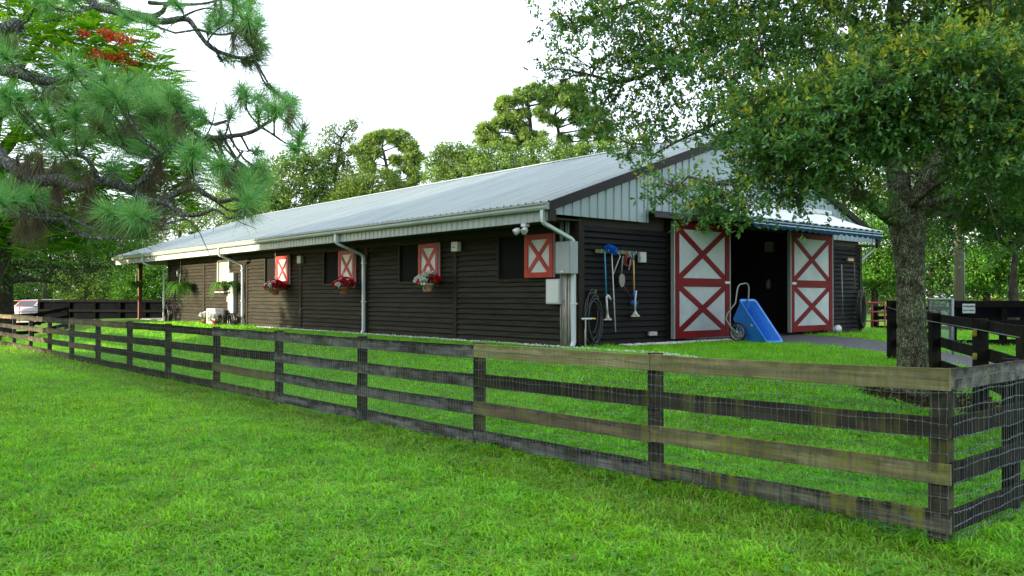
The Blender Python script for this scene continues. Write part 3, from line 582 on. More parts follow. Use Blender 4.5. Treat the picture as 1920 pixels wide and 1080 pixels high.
# service boxes and conduits near the corner
PY = (on_side(1069, 480, .30).y, on_side(1041.5, 480, .30).y); MY = (on_side(1049, 540, .24).y, on_side(1023, 540, .24).y)
pb = MB().box((-.30, PY[0], 1.53), (-.06, PY[1], 2.20)).build('panel_box', 'grey_box', barn, bevel=.012); MB().box((-.312, PY[0] + .012, 1.545), (-.301, PY[1] - .012, 2.18)).build('cover', 'grey_box', pb, bevel=.004); MB().box((-.322, PY[0] + .2, 1.56), (-.313, PY[0] + .25, 1.59)).build('latch', 'steel', pb)
mb = MB().box((-.24, MY[0], .90), (-.05, MY[1], 1.43)).build('meter_box', 'beige_box', barn, bevel=.012); MB().box((-.248, MY[0] + .03, .93), (-.241, MY[1] - .03, 1.40)).build('cover', 'white_plastic', mb, bevel=.003)
MB().tube([(-.15, MY[0], .95), (-.15, MY[0] - .05, .98), (-.15, MY[0] - .06, 1.1), (-.15, MY[0] - .06, 1.53)], .022, 8).build('conduit', 'grey_box', barn, True)
CPX = [(1052, .020), (1056.5, .022), (1061.5, .038), (1067, .024), (1071, .020), (1075, .018)]
for y, r, zt, x in [(on_side(a, 580, .12).y, b, 1.53, -.12) for a, b in CPX]:
    MB().tube([(x, y, .0), (x, y + .004, zt * .5), (x, y, zt)], r, 10).build('conduit', 'conduit', barn, True)
for y, r in [(on_side(a, 430, .12).y, .02) for a in (1051.5, 1055, 1062, 1066)]: MB().tube([(-.12, y, 2.22), (-.12, y, EH)], r, 8).build('conduit', 'grey_box', barn, True)
fl_ = MB().box((-.93, .62, 2.50), (-.80, .76, 2.57)).build('floodlight', 'white_plastic', barn, bevel=.01)
for yy, dx in ((.60, -.12), (.80, -.08)):
    c = Vector((-.92, yy, 2.46)); h = MB(); ax = Vector((-.7, .3 * (1 if yy > .7 else -1), -.5)).normalized(); h.tube([c, c + ax * .06, c + ax * .14], [.035, .065, .07], 14); q = h.build('lamp_head', 'white_plastic', fl_, True); MB().tube([c + ax * .139, c + ax * .146], .058, 14).build('lens', 'lens', q)
MB().lathe([(.03, 0), (.045, .02), (.045, .06), (.02, .08)], (-.9, .7, 2.38), 12).build('sensor', 'white_plastic', fl_, True)
# small fixtures on the side wall
def side_box(name, px0, py0, px1, py1, m, dep=.09, lab=None):
    a = on_side(px0, py0, .06); b = on_side(px1, py1, .06); o = MB().box((-.06 - dep, min(a.y, b.y), min(a.z, b.z)), (-.035, max(a.y, b.y), max(a.z, b.z))).build(name, m, barn, bevel=.008); return o
sb = side_box('sensor_box', 851, 454, 863, 471, 'white_plastic'); a = on_side(852, 463, .06); MB().box((-.153, a.y - .14, a.z - .03), (-.1505, a.y - .02, a.z)).build('sticker', 'blue_plastic', sb)
side_box('sensor_box', 561, 480, 568, 494, 'grey_box'); side_box('conduit_box', 433, 512, 443, 587, 'grey_box', .12); side_box('conduit_box', 428, 556, 432, 566, 'beige_box', .06)
MB().tube([(-.1, 18.15, 2.62), (-.1, 18.15, 2.1)], .03, 8).build('conduit', 'dark_wood', barn, True)
a = on_side(336, 513, .1); MB().lathe([(.07, 0), (.07, .24), (.04, .27)], (-.14, a.y, a.z - .14), 12).build('wall_lamp', 'grey_box', barn, True)
a = on_side(424, 547, .12); MB().box((-.4, a.y - .45, a.z - .03), (-.06, a.y + .45, a.z)).build('shelf', 'white_plastic', barn)
def front_box(name, px0, py0, px1, py1, m, dep=.05):
    a = on_front(px0, py0, .06); b = on_front(px1, py1, .06); return MB().box((min(a.x, b.x), -.05 - dep, min(a.z, b.z)), (max(a.x, b.x), -.035, max(a.z, b.z))).build(name, m, barn, bevel=.008)
sw = front_box('switch_box', 1197, 472.5, 1208.5, 492.5, 'beige_box', .07); a = on_front(1202, 483, .13); MB().box((a.x - .02, -.135, a.z - .03), (a.x + .02, -.121, a.z + .03)).build('toggle', 'grey_box', sw)
ot = front_box('outlet_box', 1216, 622, 1230, 629, 'conduit', .05)
# awning over the doorway
aw = MB(); x0, x1 = 3.82, 10.05; nseg = 24; v = []
for i in range(nseg + 1):
    x = x0 + (x1 - x0) * i / nseg
    for k in range(7): u = k / 6; v.append((x, -.13 - 1.5 * u, 3.40 - .56 * u - .05 * math.sin(math.pi * u) * (.6 + .4 * abs(math.sin(i * math.pi / 6)))))
aw.add(v, [(i * 7 + k, i * 7 + k + 1, (i + 1) * 7 + k + 1, (i + 1) * 7 + k) for i in range(nseg) for k in range(6)])
awn = aw.build('awning', 'awning_cloth', barn, True)
MB().tube([(x0 - .05, -1.63, 2.83), (x1 + .05, -1.63, 2.83)], .035, 10).build('front_bar', 'white_plastic', awn, True)
MB().box((x0, -.22, 3.38), (x1, -.12, 3.50)).build('roller_case', 'white_plastic', awn, bevel=.01)
rows = [(.0, .05, 'awning_blue'), (.05, .072, 'awning_light'), (.072, .115, 'awning_blue'), (.115, .14, 'awning_light'), (.14, .24, 'awning_blue')]
for r0, r1, mm in rows:
    m = MB(); v = []; n = 132
    for i in range(n + 1):
        x = x0 + (x1 - x0) * i / n; sc = (1 - abs(math.sin(i * math.pi / 6))) * .055 if r1 == .24 else 0; o = -1.665 - .014 * math.sin(i * .9)
        v += [(x, o - .02 * r0, 2.84 - r0), (x, o - .02 * r1, 2.84 - r1 + sc)]
    m.add(v, [(2 * i, 2 * i + 1, 2 * i + 3, 2 * i + 2) for i in range(n)]); m.build('valance_stripe', mm, awn)
for x in (x0 + .15, x1 - .15): MB().tube([(x, -.2, 2.99), (x, -.9, 3.0), (x, -1.6, 2.83)], .022, 8).build('awning_arm', 'white_plastic', awn, True)
# ================================================================ FENCES
def plank(a, b, h, th, nrm, sag=0.0, n=6):           # a board from a to b (centre line), warped a little
    m = MB(); a, b, nrm = Vector(a), Vector(b), Vector(nrm); v = []
    e = [random.uniform(-.004, .004) for _ in range(n + 1)]; e2 = [random.uniform(-.004, .004) for _ in range(n + 1)]; cu = random.uniform(-.006, .006)
    for i in range(n + 1):
        u = i / n; p = a.lerp(b, u) + Vector((0, 0, -sag * 4 * u * (1 - u))) + nrm * (cu * 4 * u * (1 - u))
        for o, z in ((th / 2, -h / 2 + e[i]), (th / 2, h / 2 + e2[i]), (-th / 2, h / 2 + e2[i]), (-th / 2, -h / 2 + e[i])): v.append(p + nrm * o + Vector((0, 0, z)))
    f = [(3, 2, 1, 0), tuple(n * 4 + k for k in range(4))]
    for i in range(n):
        for k in range(4): f.append((i * 4 + k, i * 4 + (k + 1) % 4, i * 4 + 4 + (k + 1) % 4, i * 4 + 4 + k))
    return m.add(v, f)
fence = thing('board_fence', 'long weathered four-board fence with wire mesh running along the lawn', 'fence', FC, FR)
SP = 2.526; NB = 13
CAM_TOP = [-.475, -.515, -.53, -.544, -.543, -.55, -.555, -.56, -.57, -.58, -.585, -.59, -.595, -.60]
ztop = [CZ + c for c in CAM_TOP]
PX = lambda i: i * SP
offs = [-.08, -.407, -.715, -1.035]     # centre of each of the four boards below the top edge
bm = {0: ['wood_tan', 'wood_dark', 'wood_olive', 'wood_moss'], 1: ['wood_tan', 'wood_dark', 'wood_brown', 'wood_grey'], 2: ['wood_grey', 'wood_grey', 'wood_grey', 'wood_grey'], 3: ['wood_grey', 'wood_grey', 'wood_grey', 'wood_grey'],
      4: ['wood_grey', 'wood_dark', 'wood_tan', 'wood_moss'], 5: ['wood_dark', 'wood_dark', 'wood_dark', 'wood_dark'], 6: ['wood_dark', 'wood_dark', 'wood_dark', 'wood_dark'], 7: ['wood_brown', 'wood_dark', 'wood_dark', 'wood_dark']}
def gzf(x, y): p = fl(x, y); return g1(p.x, p.y)
for i in range(NB + 1):
    g = gzf(.08, PX(i)); lean = random.uniform(-.012, .012) if i else -.03; t = ztop[i] - (.012 if i == 0 else -.01)
    y = PX(i) + (.09 if i == 0 else 0); s = .062 if i == 0 else .052
    m = MB(); m.bar((.09, y, g - .3), (.09 + lean * .4, y + lean, t), 2 * s, 2 * s, (1, 0, 0)); m.build('post', 'wood_dark', fence, bevel=.006)
for i in range(NB):
    for r in range(4):
        ms = bm.get(i, ['wood_dark' if random.random() < .75 else 'wood_brown'] * 4)[r]; j = random.uniform(-.008, .008) if i else 0
        a = (.018, PX(i) + (.004 if i else -.012), ztop[i] + offs[r] + j); b = (.018, PX(i + 1) - .004, ztop[i + 1] + offs[r] + (random.uniform(-.008, .008)))
        plank(a, b, .145, .036, (1, 0, 0), random.uniform(0, .01)).build('rail', ms, fence, bevel=.003)
def wiremesh(name, parent, P, n, zt, zb, rad, gaps, knots=True):   # P(u) -> (x, y) along the run, zt(u)/zb(u) heights
    m = MB(); hz = [0, .1, .2, .3, .4, .5, .6, .7, .8, .9, .98, 1.06, 1.14]
    wob = lambda u, k: .007 * math.sin(u * 9.1 + k * 1.7) + .004 * math.sin(u * 31 + k)
    L = gaps[-1]
    for k, h in enumerate(hz):
        pts = []; N = max(2, int(L / .17)); s_ = 0
        for q in range(N + 1):
            u = L * q / N; x, y = P(u); z = zt(u) - h
            if z < zb(u) + .005: continue
            pts.append((x[0] if hasattr(x, '__len__') else x, y, z + wob(u, k)))
        if len(pts) > 1: m.tube(pts, rad * 1.15, 3, False)
    for u in gaps:
        x, y = P(u); dz = random.uniform(-.006, .006); hb = min(1.16, zt(u) - zb(u) + .02); pts = []
        for q in range(5): h = hb * q / 4; pts.append((x + random.uniform(-.004, .004), y + random.uniform(-.008, .008), zt(u) - h))
        m.tube(pts, rad * (.8 if u < 7 else 1.25), 3, False)
        if knots and u < 6:
            for k, h in enumerate(hz):
                if h < hb - .03: z = zt(u) - h + wob(u, k); m.bar((x, y, z - .006), (x, y, z + .006), .006, .006, (1, 0, 0))
    o = m.build(name, 'wire', parent); o['kind'] = 'stuff'; return o
zt_f = lambda u: np.interp(u, [PX(i) for i in range(NB + 1)], ztop) - .075
us = list(np.arange(.0, 10.2, .052)) + list(np.arange(10.2, 24, .08))
wiremesh('wire_mesh', fence, lambda u: (-.008 - .006 * math.sin(u * 4.3) ** 2, u), 0, zt_f, lambda u: gzf(-.01, u) + .02, .0016, us)
# return run to the right of the corner post
ret = thing('board_fence', 'short dark fence run turning right from the corner post, grey top board', 'fence', fl(.2, 0), FR)
RX = [1.30, 3.75, 6.2]; rt = lambda x: CZ - .475 - .012 * x
for x in RX: MB().bar((x, .09, gzf(.2 + x, .09) - .3), (x, .09, rt(x) + .0), .105, .105, (1, 0, 0)).build('post', 'wood_black', ret, bevel=.006)
ex = [-.162] + RX
for r in range(4):
    for a, b in zip(ex[:-1], ex[1:]):
        plank((a + .003, .008, rt(a) + offs[r]), (b - .003, .008, rt(b) + offs[r]), .145, .036, (0, 1, 0), .004).build('rail', 'wood_grey' if r == 0 else 'wood_black', ret, bevel=.003)
wiremesh('wire_mesh', ret, lambda u: (-.15 + u, -.02 - .008 * math.sin(u * 5) ** 2), 0, lambda u: rt(u) - .075, lambda u: gzf(.05 + u, -.02) + .02, .0016, list(np.arange(0, 6, .052)))

# dark paddock fence behind the oak
dk = thing('paddock_fence', 'black board fence behind the oak trunk with a strand of white wire', 'fence', (7.48, 16.2, 0))
dpos = [(7.48, 16.2), (6.68, 13.0), (5.98, 10.5), (5.62, 9.0)]; dtop = [.985, .80, .775, .74]
for (x, y), t in zip(dpos, dtop): MB().bar((x - 7.48, y - 16.2, g1(x, y) - .3), (x - 7.48, y - 16.2, t), .14, .14, (1, 0, 0)).build('post', 'wood_black', dk, bevel=.008)
for (a, ta), (b, tb) in zip(list(zip(dpos, dtop))[:-1], list(zip(dpos, dtop))[1:]):
    d = Vector((b[0] - a[0], b[1] - a[1], 0)).normalized(); nn = Vector((d.y, -d.x, 0)); nn = nn if nn.x > 0 else -nn
    for o in (-.10, -.46, -.82): plank((a[0] - 7.48 + nn.x * .09, a[1] - 16.2 + nn.y * .09, ta + o), (b[0] - 7.48 + nn.x * .09, b[1] - 16.2 + nn.y * .09, tb + o), .15, .04, nn, .004).build('rail', 'wood_black', dk, bevel=.004)
wp = [(x - 7.48 - .09, y - 16.2 - .03, t - .13) for (x, y), t in zip(dpos, dtop)]; MB().tube(wp, .006, 5).build('fence_wire', 'galv', dk)
for k, z in ((2, .60), (2, .30)): MB().lathe([(.02, 0), (.028, .02), (.028, .07), (.02, .09)], (dpos[k][0] - 7.48 - .1, dpos[k][1] - 16.2 - .05, z - .05), 10).build('insulator', 'insulator', dk, True)

def far_fence(name, label, pts, h, nrails, m, rail_h=.14, base=None, screen=None, group=None, post_w=.13, slats=0):
    o = thing(name, label, 'fence', (pts[0][0], pts[0][1], 0), 0, group); ox, oy = pts[0]
    zs = [base if base is not None else g1(*p) for p in pts]
    for (x, y), z in zip(pts, zs): MB().bar((x - ox, y - oy, z - .2), (x - ox, y - oy, z + h), post_w, post_w, (1, 0, 0)).build('post', m, o)
    for i in range(len(pts) - 1):
        a, b = pts[i], pts[i + 1]; d = Vector((b[0] - a[0], b[1] - a[1], 0)).normalized(); nn = Vector((d.y, -d.x, 0)); nn = nn if nn.y < 0 else -nn
        for r in range(nrails):
            t = h - .08 - r * (h - .3) / max(1, nrails - 1)
            plank((a[0] - ox + nn.x * .09, a[1] - oy + nn.y * .09, zs[i] + t), (b[0] - ox + nn.x * .09, b[1] - oy + nn.y * .09, zs[i + 1] + t), rail_h, .04, nn, 0, 2).build('rail', m, o)
        if screen:
            z0, z1 = screen; pa = Vector((a[0] - ox, a[1] - oy, 0)) - nn * .1; pb_ = Vector((b[0] - ox, b[1] - oy, 0)) - nn * .1
            MB().prism([pa + Vector((0, 0, zs[i] + z0)), pb_ + Vector((0, 0, zs[i + 1] + z0)), pb_ + Vector((0, 0, zs[i + 1] + z1)), pa + Vector((0, 0, zs[i] + z1))], nn * .012).build('screen_cloth', 'black_screen', o)
    return o
def W(px, d): return ((px - 960) / F * d, d)
far_fence('screen_fence', 'long black fence hung with dark screen cloth beyond the porch post', [W(74, 50), W(130, 49.3), W(178, 48.6), W(225, 48), W(272, 47.5), W(320, 47)], 1.45, 3, 'black_board', base=-.55, screen=(.25, 1.42))
far_fence('rail_fence', 'low white rail seen under the black screen fence', [W(60, 53), W(150, 53), W(240, 52.5), W(330, 52)], .32, 1, 'white_paint', .16, base=-.42)
far_fence('paddock_fence', 'low black fence behind the far end of the lawn fence, left edge', [W(-20, 33), W(60, 34), W(125, 36)], 1.0, 3, 'black_board', group=None)
far_fence('paddock_fence', 'black fence with the white warning sign at the right edge', [W(1786, 20.2), W(1880, 20.5), W(1990, 21)], 1.26, 3, 'black_board', .16, base=-.30, screen=(.84, 1.24))
far_fence('paddock_fence', 'distant dark fence behind the chain-link panel', [W(1640, 32), W(1700, 32), W(1760, 31.5), W(1830, 31), W(1920, 30), W(2000, 29)], 1.05, 3, 'black_board', base=-.35)
# warning sign hung on that fence
p = pt(1816, 578.5, 20.12); sg = thing('warning_sign', 'white warning sign hung on the black fence', 'sign', (p.x, p.y, p.z), R(3))
pl = MB().box((-.16, -.01, -.115), (.16, .0, .115)).build('sign_board', 'white_shaded', sg, bevel=.008)
def text(s, size, x, y, z, parent, m='black_print'):
    cu = bpy.data.curves.new('lettering', 'FONT'); cu.body = s; cu.size = size; cu.align_x = 'CENTER'; cu.align_y = 'CENTER'; cu.extrude = .001; cu.offset = size * .03
    o = bpy.data.objects.new('lettering', cu); dg = bpy.context.evaluated_depsgraph_get(); COL.objects.link(o); dg.update(); me = bpy.data.meshes.new_from_object(o.evaluated_get(bpy.context.evaluated_depsgraph_get())); bpy.data.objects.remove(o); me.materials.clear(); me.materials.append(M(m))
    q = link('lettering', me, parent, (x, y, z)); q.rotation_euler = (R(90), 0, 0); return q
text('WARNING', .062, 0, -.013, .05, pl); text('ELECT FENCE', .047, 0, -.013, -.045, pl)
# chain-link panel with galvanised frame
a = pt(1742, 562, 20.5); b = pt(1786, 560, 17.5); cl = thing('chain_link_panel', 'galvanised chain-link gate panel behind the black fence', 'gate', (a.x, a.y, 0)); ox = a
A, B = Vector((0, 0, 0)), Vector((b.x - a.x, b.y - a.y, 0)); z0, z1 = -.28, 1.0
fr = MB(); fr.tube([A + Vector((0, 0, z0)), A + Vector((0, 0, z1)), B + Vector((0, 0, z1)), B + Vector((0, 0, z0)), A + Vector((0, 0, z0))], .028, 8); fr.build('frame', 'galv', cl, True)
lk = MB(); d = (B - A); Ln = d.length; d.normalize(); stp = .075; k = -1.3
while k < Ln:
    for s in (1, -1):
        u0, u1 = (k, k + (z1 - z0)); q = []
        for t in np.linspace(0, 1, 12):
            u = u0 + (u1 - u0) * t; z = z0 + (z1 - z0) * (t if s > 0 else 1 - t)
            if 0 <= u <= Ln: q.append(A + d * u + Vector((0, 0, z)))
        if len(q) > 1: lk.tube(q, .0016, 3, False)
    k += stp
o = lk.build('chain_link', 'galv', cl); o['kind'] = 'stuff'
# red pipe gates
def pipe_gate(label, a, b, z0, z1, nb, group=None):
    g = thing('pipe_gate', label, 'gate', (a[0], a[1], 0)); A = Vector((0, 0, 0)); B = Vector((b[0] - a[0], b[1] - a[1], 0)); f = MB(); c = (B - A).normalized() * .12
    f.tube([A + Vector((0, 0, z0)), B + Vector((0, 0, z0)), B + Vector((0, 0, z1 - .1)), B - c + Vector((0, 0, z1)), A + c + Vector((0, 0, z1)), A + Vector((0, 0, z1 - .1)), A + Vector((0, 0, z0))], .03, 8); f.build('frame', 'gate_red', g, True)
    for k in range(1, nb): z = z0 + (z1 - z0) * k / nb; MB().tube([A + Vector((0, 0, z)), B + Vector((0, 0, z))], .025, 8).build('bar', 'gate_red', g, True)
    m_ = (A + B) / 2; MB().tube([m_ + Vector((0, 0, z0)), m_ + Vector((0, 0, z1))], .025, 8).build('upright', 'gate_red', g, True); return g
pipe_gate('red pipe gate just right of the barn corner', W(1612, 27), W(1659, 27), -.03, .86, 3)
pipe_gate('red pipe gate in front of the parked white van', W(0, 51.5), W(73, 51), -.55, .82, 4)
# ================================================================ OBJECTS ROUND THE BARN
def at_barn(name, label, cat, loc, group=None): return thing(name, label, cat, BM @ Vector(loc), BR, group)
# --- flower baskets
def ico(r, jit=.0):
    m = MB(); n = 8
    return m
bloom_meshes = {}
def bloom_mesh(kind):
    if kind in bloom_meshes: return bloom_meshes[kind]
    L = Leaves(); n = 26; A = rdir(n, .5); C = A * .012
    col = {'red': [(.40, .006, .015), (.50, .010, .025)], 'white': [(.66, .68, .69), (.74, .75, .75)], 'cream': [(.46, .54, .42), (.52, .57, .44)]}[kind]
    L.add(C, A, rdir(n), .052, .045, pal(n, col, var=.12), .18); o = L.build('bloom', 'petal'); me = o.data; bpy.data.objects.remove(o); bloom_meshes[kind] = me; return me
def foliage_ball(parent, n, r, L0, cols, c=(0, 0, 0), flat=.7, name='foliage'):
    L = Leaves(); A = rdir(n, .1); C = A * (rng.uniform(.35, 1, (n, 1)) * r) * [1, 1, flat] + np.array(c); L.add(C, A + rdir(n) * .7, rdir(n), L0 * rng.uniform(.7, 1.3, n), L0 * .5, pal(n, cols), .1); o = L.build(name, 'leaf', parent); o['kind'] = 'stuff'; return o
def flower_pot(name, label, loc, pm, ncol, hang=None, R_=.16, H=.24, group=None, nb=20, leafside=0):
    """loc = barn-local top of the pot"""
    t = at_barn(name, label, 'flower pot' if hang is None else 'flower basket', (loc[0], loc[1], loc[2] - H), group)
    MB().lathe([(R_ * .62, 0), (R_ * .68, .02), (R_ * .92, H * .72), (R_ * 1.03, H * .74), (R_ * 1.05, H), (R_ * .93, H), (R_ * .9, H * .85)], n=20).build('pot', pm, t, True)
    foliage_ball(t, 190, R_ * 1.6, .085, [(.02, .075, .02), (.035, .11, .025), (.05, .13, .045)], (0, 0, H + .04))
    for k in range(nb):
        a = random.uniform(0, 6.28); rr = R_ * (1.95 if hang else 1.5) * math.sqrt(random.random()); z = H + .03 + .20 * (1 - (rr / (R_ * 2.0)) ** 2) + random.uniform(-.03, .03)
        side = math.cos(a) * -1 * (1 if ncol == 'rw' else -1)
        kind = 'red' if random.random() < (.78 if ncol < .9 and hang else .44) + .42 * math.sin(a + ncol) else ('white' if random.random() < .7 else 'cream')
        o = link('bloom', bloom_mesh(kind), t, (rr * math.cos(a), rr * math.sin(a), z)); s = random.uniform(1.2, 1.75); o.scale = (s, s, s); o.rotation_euler = (random.uniform(-.6, .6), random.uniform(-.6, .6), random.uniform(0, 6))
    if hang:
        h = MB(); z1 = hang - (loc[2] - H)
        for k in range(3): a = k * 2.09 + .4; h.tube([(R_ * math.cos(a), R_ * math.sin(a), H), (0, 0, H + .42)], .003, 4)
        h.build('hanger', 'steel', t)
        MB().tube([(0, 0, H + .42), (0, 0, z1)], .006 if ncol < 2 else .003, 5).build('chain', 'galv' if ncol < 2 else 'twig', t)
    return t
bk = 'hanging flower baskets along the side wall'
for px, py, pm, col, lab in ((516, 541, 'terracotta', .6, 'hanging basket of mostly red flowers on a pale rope, third window from the corner'), (645, 538, 'terracotta', 3.2, 'hanging terracotta basket with cream and red flowers below the second shutter from the corner'), (802, 531, 'pale_pot', 2.2, 'hanging pale pink pot of red and white flowers below the red shutter')):
    q = on_side(px, py, .42); lab = lab.replace('third window', 'fourth window') if px < 600 else lab.replace('second shutter', 'third shutter') if px < 700 else lab
    flower_pot('hanging_basket', lab, q, pm, col, EH, .16, .21, bk, 46)
for px, py, lab, nb in ((385, 601, 'small flower pot standing left of the white air conditioner', 9), (404, 602, 'flower pot with white and red blooms in front of the air conditioner', 20)):
    q = on_side(px, 606, .75 if px > 390 else .6); g = bl(q.x, q.y); flower_pot('flower_pot', lab, (q.x, q.y, .2), 'terracotta', 1.0, None, .14, .2, 'flower pots on the ground', nb)
# --- ferns
def fern(label, loc, hang, R_=.55, droop=1.0, n=60):
    t = at_barn('hanging_fern', label, 'fern', loc, 'hanging ferns at the far end of the barn')
    MB().lathe([(.05, -.2), (.13, -.16), (.19, -.03), (.2, 0), (.17, 0)], n=14).build('basket', 'coir', t, True)
    L = Leaves(); C, A, B, LL, WW = [], [], [], [], []
    for k in range(n):
        a = random.uniform(0, 6.28); ln = R_ * random.uniform(.75, 1.25); el = random.uniform(.1, 1.25); dirv = Vector((math.cos(a), math.sin(a), 0)); q = []
        for i in range(15):
            u = i / 14; x = ln * math.sin(min(u * 1.25, 1.5)) * math.cos(el * .6); z = .05 + ln * (.55 * math.sin(el) * u * 1.3 - droop * 1.05 * u ** 2.2 * (1.1 - .3 * el)); q.append(dirv * x + Vector((0, 0, z)))
        sd = Vector((-dirv.y, dirv.x, 0))
        for i in range(1, 15):
            d = (q[i] - q[i - 1]).normalized(); w = .075 * (math.sin(math.pi * (i / 15) ** .8) + .15)
            for s in (1, -1): C.append(q[i]); A.append(sd * s + d * .45 + Vector((0, 0, -.25))); B.append(d); LL.append(w); WW.append(.036)
    m = len(C); L.add(C, A, B, np.array(LL), np.array(WW), np.repeat(pal(n, [(.055, .17, .015), (.085, .23, .02), (.04, .13, .015)]), m // n, 0)); o = L.build('fronds', 'leaf', t); o['kind'] = 'stuff'
    h = MB()
    for k in range(3): a = k * 2.09; h.tube([(.19 * math.cos(a), .19 * math.sin(a), 0), (0, 0, .5)], .004, 4)
    h.tube([(0, 0, .5), (0, 0, hang - loc[2])], .004, 4); h.build('hanger', 'steel', t); return t
q = on_side(263, 532, 0.0); fern('dark fern basket hanging in front of the cedar porch post', (-.25, 29.0, q.z), EH, .5, .9, 60)
q = on_side(338, 535, .5); fern('largest bright green fern hanging beside the white wall lamp', q, EH, .62, 1.15, 85)
q = on_side(422, 535, .5); fern('fern basket hanging in front of the small white window', q, EH, .55, .8, 55)
# --- air conditioner
q = on_side(403, 606, .5); ac = at_barn('air_conditioner', 'white outdoor air conditioner unit standing against the side wall', 'air conditioner', (-.5, q.y, 0))
b = MB().box((-.16, -.42, .06), (.16, .42, .62)).build('casing', 'white_plastic', ac, bevel=.02)
MB().lathe([(.20, 0), (.22, .012), (.215, .02), (.18, .022)], n=28).build('fan_shroud', 'grey_box', b).matrix_local = Matrix.Translation((-.162, .1, .34)) @ Matrix.Rotation(R(-90), 4, 'Y')
gr = MB()
for r in (.05, .09, .13, .17): gr.torus((-.178, .1, .34), r, .004, (1, 0, 0), 24, 4)
gr.build('fan_grille', 'grey_box', b)
for yy in (-.3, .3): MB().box((-.18, yy - .04, 0), (.18, yy + .04, .06)).build('foot', 'rubber', ac)
# --- hoses
def hose(label, loc, loops, r=.014, m='hose', group=None):
    t = at_barn('garden_hose', label, 'hose', loc, group); o = MB(); pts = []
    for (cx, cy, cz, rx, rz, ax) in loops:
        for i in range(22):
            a = -math.pi / 2 + 2 * math.pi * i / 22; u = math.cos(a) * rx; pts.append((cx + (u if ax == 'x' else random.uniform(-.01, .01)), cy + (u if ax == 'y' else random.uniform(-.01, .01)), cz + math.sin(a) * rz))
    o.tube(pts, r, 8); o.build('coil', m, t, True); return t
q0 = on_front(1113, 590, .1)
t = hose('black hose looped on a hook beside the corner downspout', (q0.x, -.09, 0), [(random.uniform(-.03, .05), -.02 * (k % 3), .62 + .13 * (k % 3 == 0) - .03 * k, .16 + .025 * k, .46 + .03 * (k % 2), 'x') for k in range(5)])
MB().tube([(0, .04, 1.10), (0, -.06, 1.12), (.0, -.08, 1.20)], .012, 6).build('hook', 'steel', t)
sp = at_barn('garden_tap', 'brass garden tap on a pale standpipe beside the corner downspout', 'tap', (q0.x - .27, -.12, 0)); MB().tube([(0, 0, 0), (0, 0, .60)], .018, 8).build('standpipe', 'beige_box', sp, True); MB().tube([(-.1, 0, .60), (.22, 0, .60)], .022, 8).build('valve', 'white_plastic', sp, True); MB().tube([(.18, 0, .60), (.27, -.03, .60)], .02, 8).build('spout', 'yellow_handle', sp, True)
q = on_front(1613, 580, .12)
hose('thick coil of dark hose hung at the right end of the front wall', (q.x, -.12, 0), [(random.uniform(-.04, .04), -.03 * (k % 4), .70 + random.uniform(-.08, .03), .10 + .03 * (k % 5), .52 + random.uniform(-.08, .05), 'x') for k in range(10)], .014)
q = on_side(320, 592, .3); hose('dark hose heap leaning against the far downspout', (-.3, q.y + .1, 0), [(-.05 * (k % 4), random.uniform(-.1, .1), .30 + random.uniform(-.05, .02), .26 + .02 * (k % 3), .27 + .02 * k, 'y') for k in range(8)], .022)
q = on_side(437, 596, .35); hose('dark hose coil on the ground right of the air conditioner', (-.3, q.y, 0), [(-.05 * (k % 4), random.uniform(-.06, .06), .20 + random.uniform(-.03, .02), .22 + .02 * (k % 3), .17 + .012 * k, 'y') for k in range(7)], .02)
# --- tool rack and tools on the front wall, left
def ft(px, py, p=.09): return on_front(px, py, p)
a, b = ft(1116, 470, .06), ft(1193, 476, .06)
rk = at_barn('tool_rack', 'olive wooden tool rack board on the dark front wall', 'rack', (a.x, -.05, a.z)); MB().box((0, -.025, -.045), (b.x - a.x, 0, .03)).build('rack_board', 'olive_rack', rk, bevel=.004)
for k in range(6): x = .1 + k * (b.x - a.x - .2) / 5; MB().tube([(x, -.02, .0), (x, -.10, .0), (x, -.10, .03)], .006, 6).build('hook', 'steel', rk)
def tool(name, label, cat, pts, r, m, group='tools hung on the front wall'):
    o = Vector(pts[-1]); t = at_barn(name, label, cat, o, group); MB().tube([Vector(p) - o for p in pts], r, 10).build('handle', m, t, True); return t, o
t, o = tool('floor_squeegee', 'blue and white handled scrubber hung left of the blue duster', 'tool', [ft(1134, 473), ft(1137, 555)], .014, 'teal_handle')
MB().tube([(0, 0, 0), Vector(ft(1139, 590)) - o], .02, 10).build('shaft', 'white_plastic', t, True); e = Vector(ft(1139, 595)) - o
MB().tube([e + Vector((0, 0, .09)), e, e - Vector((0, 0, .03))], [.02, .05, .09], 12, sq=.5).build('head', 'white_plastic', t, True); MB().box(tuple(e + Vector((-.1, -.03, -.06))), tuple(e + Vector((.1, .03, -.03)))).build('bristles', 'straw', t)
MB().tube([Vector(ft(1137, 553)) - o, Vector(ft(1141, 556)) - o, Vector(ft(1145, 561)) - o], [.02, .035, .02], 10).build('clamp', 'white_plastic', t, True)
t, o = tool('duster', 'fluffy blue duster on a long white pole', 'duster', [ft(1147, 473), ft(1154, 622)], .012, 'white_plastic')
L = Leaves(); n = 700; c = np.array(Vector(ft(1146, 468)) - o); A = rdir(n); L.add(c + A * [.03, .03, .02] + np.outer(rng.uniform(-.10, .10, n), [1, 0, -.28]), A, rdir(n), .085, .016, pal(n, [(.01, .14, .65), (.015, .2, .75)])); k = L.build('head', 'petal', t); k['kind'] = 'stuff'
t, o = tool('grabber', 'thin white bent pole tool hung right of the duster', 'tool', [ft(1157, 472), ft(1163, 480), ft(1150, 514)], .011, 'white_plastic')
t, o = tool('shovel', 'small dark round shovel hung between bent pole tools', 'shovel', [ft(1168, 480), ft(1166, 500), ft(1165, 518)], .018, 'spade')
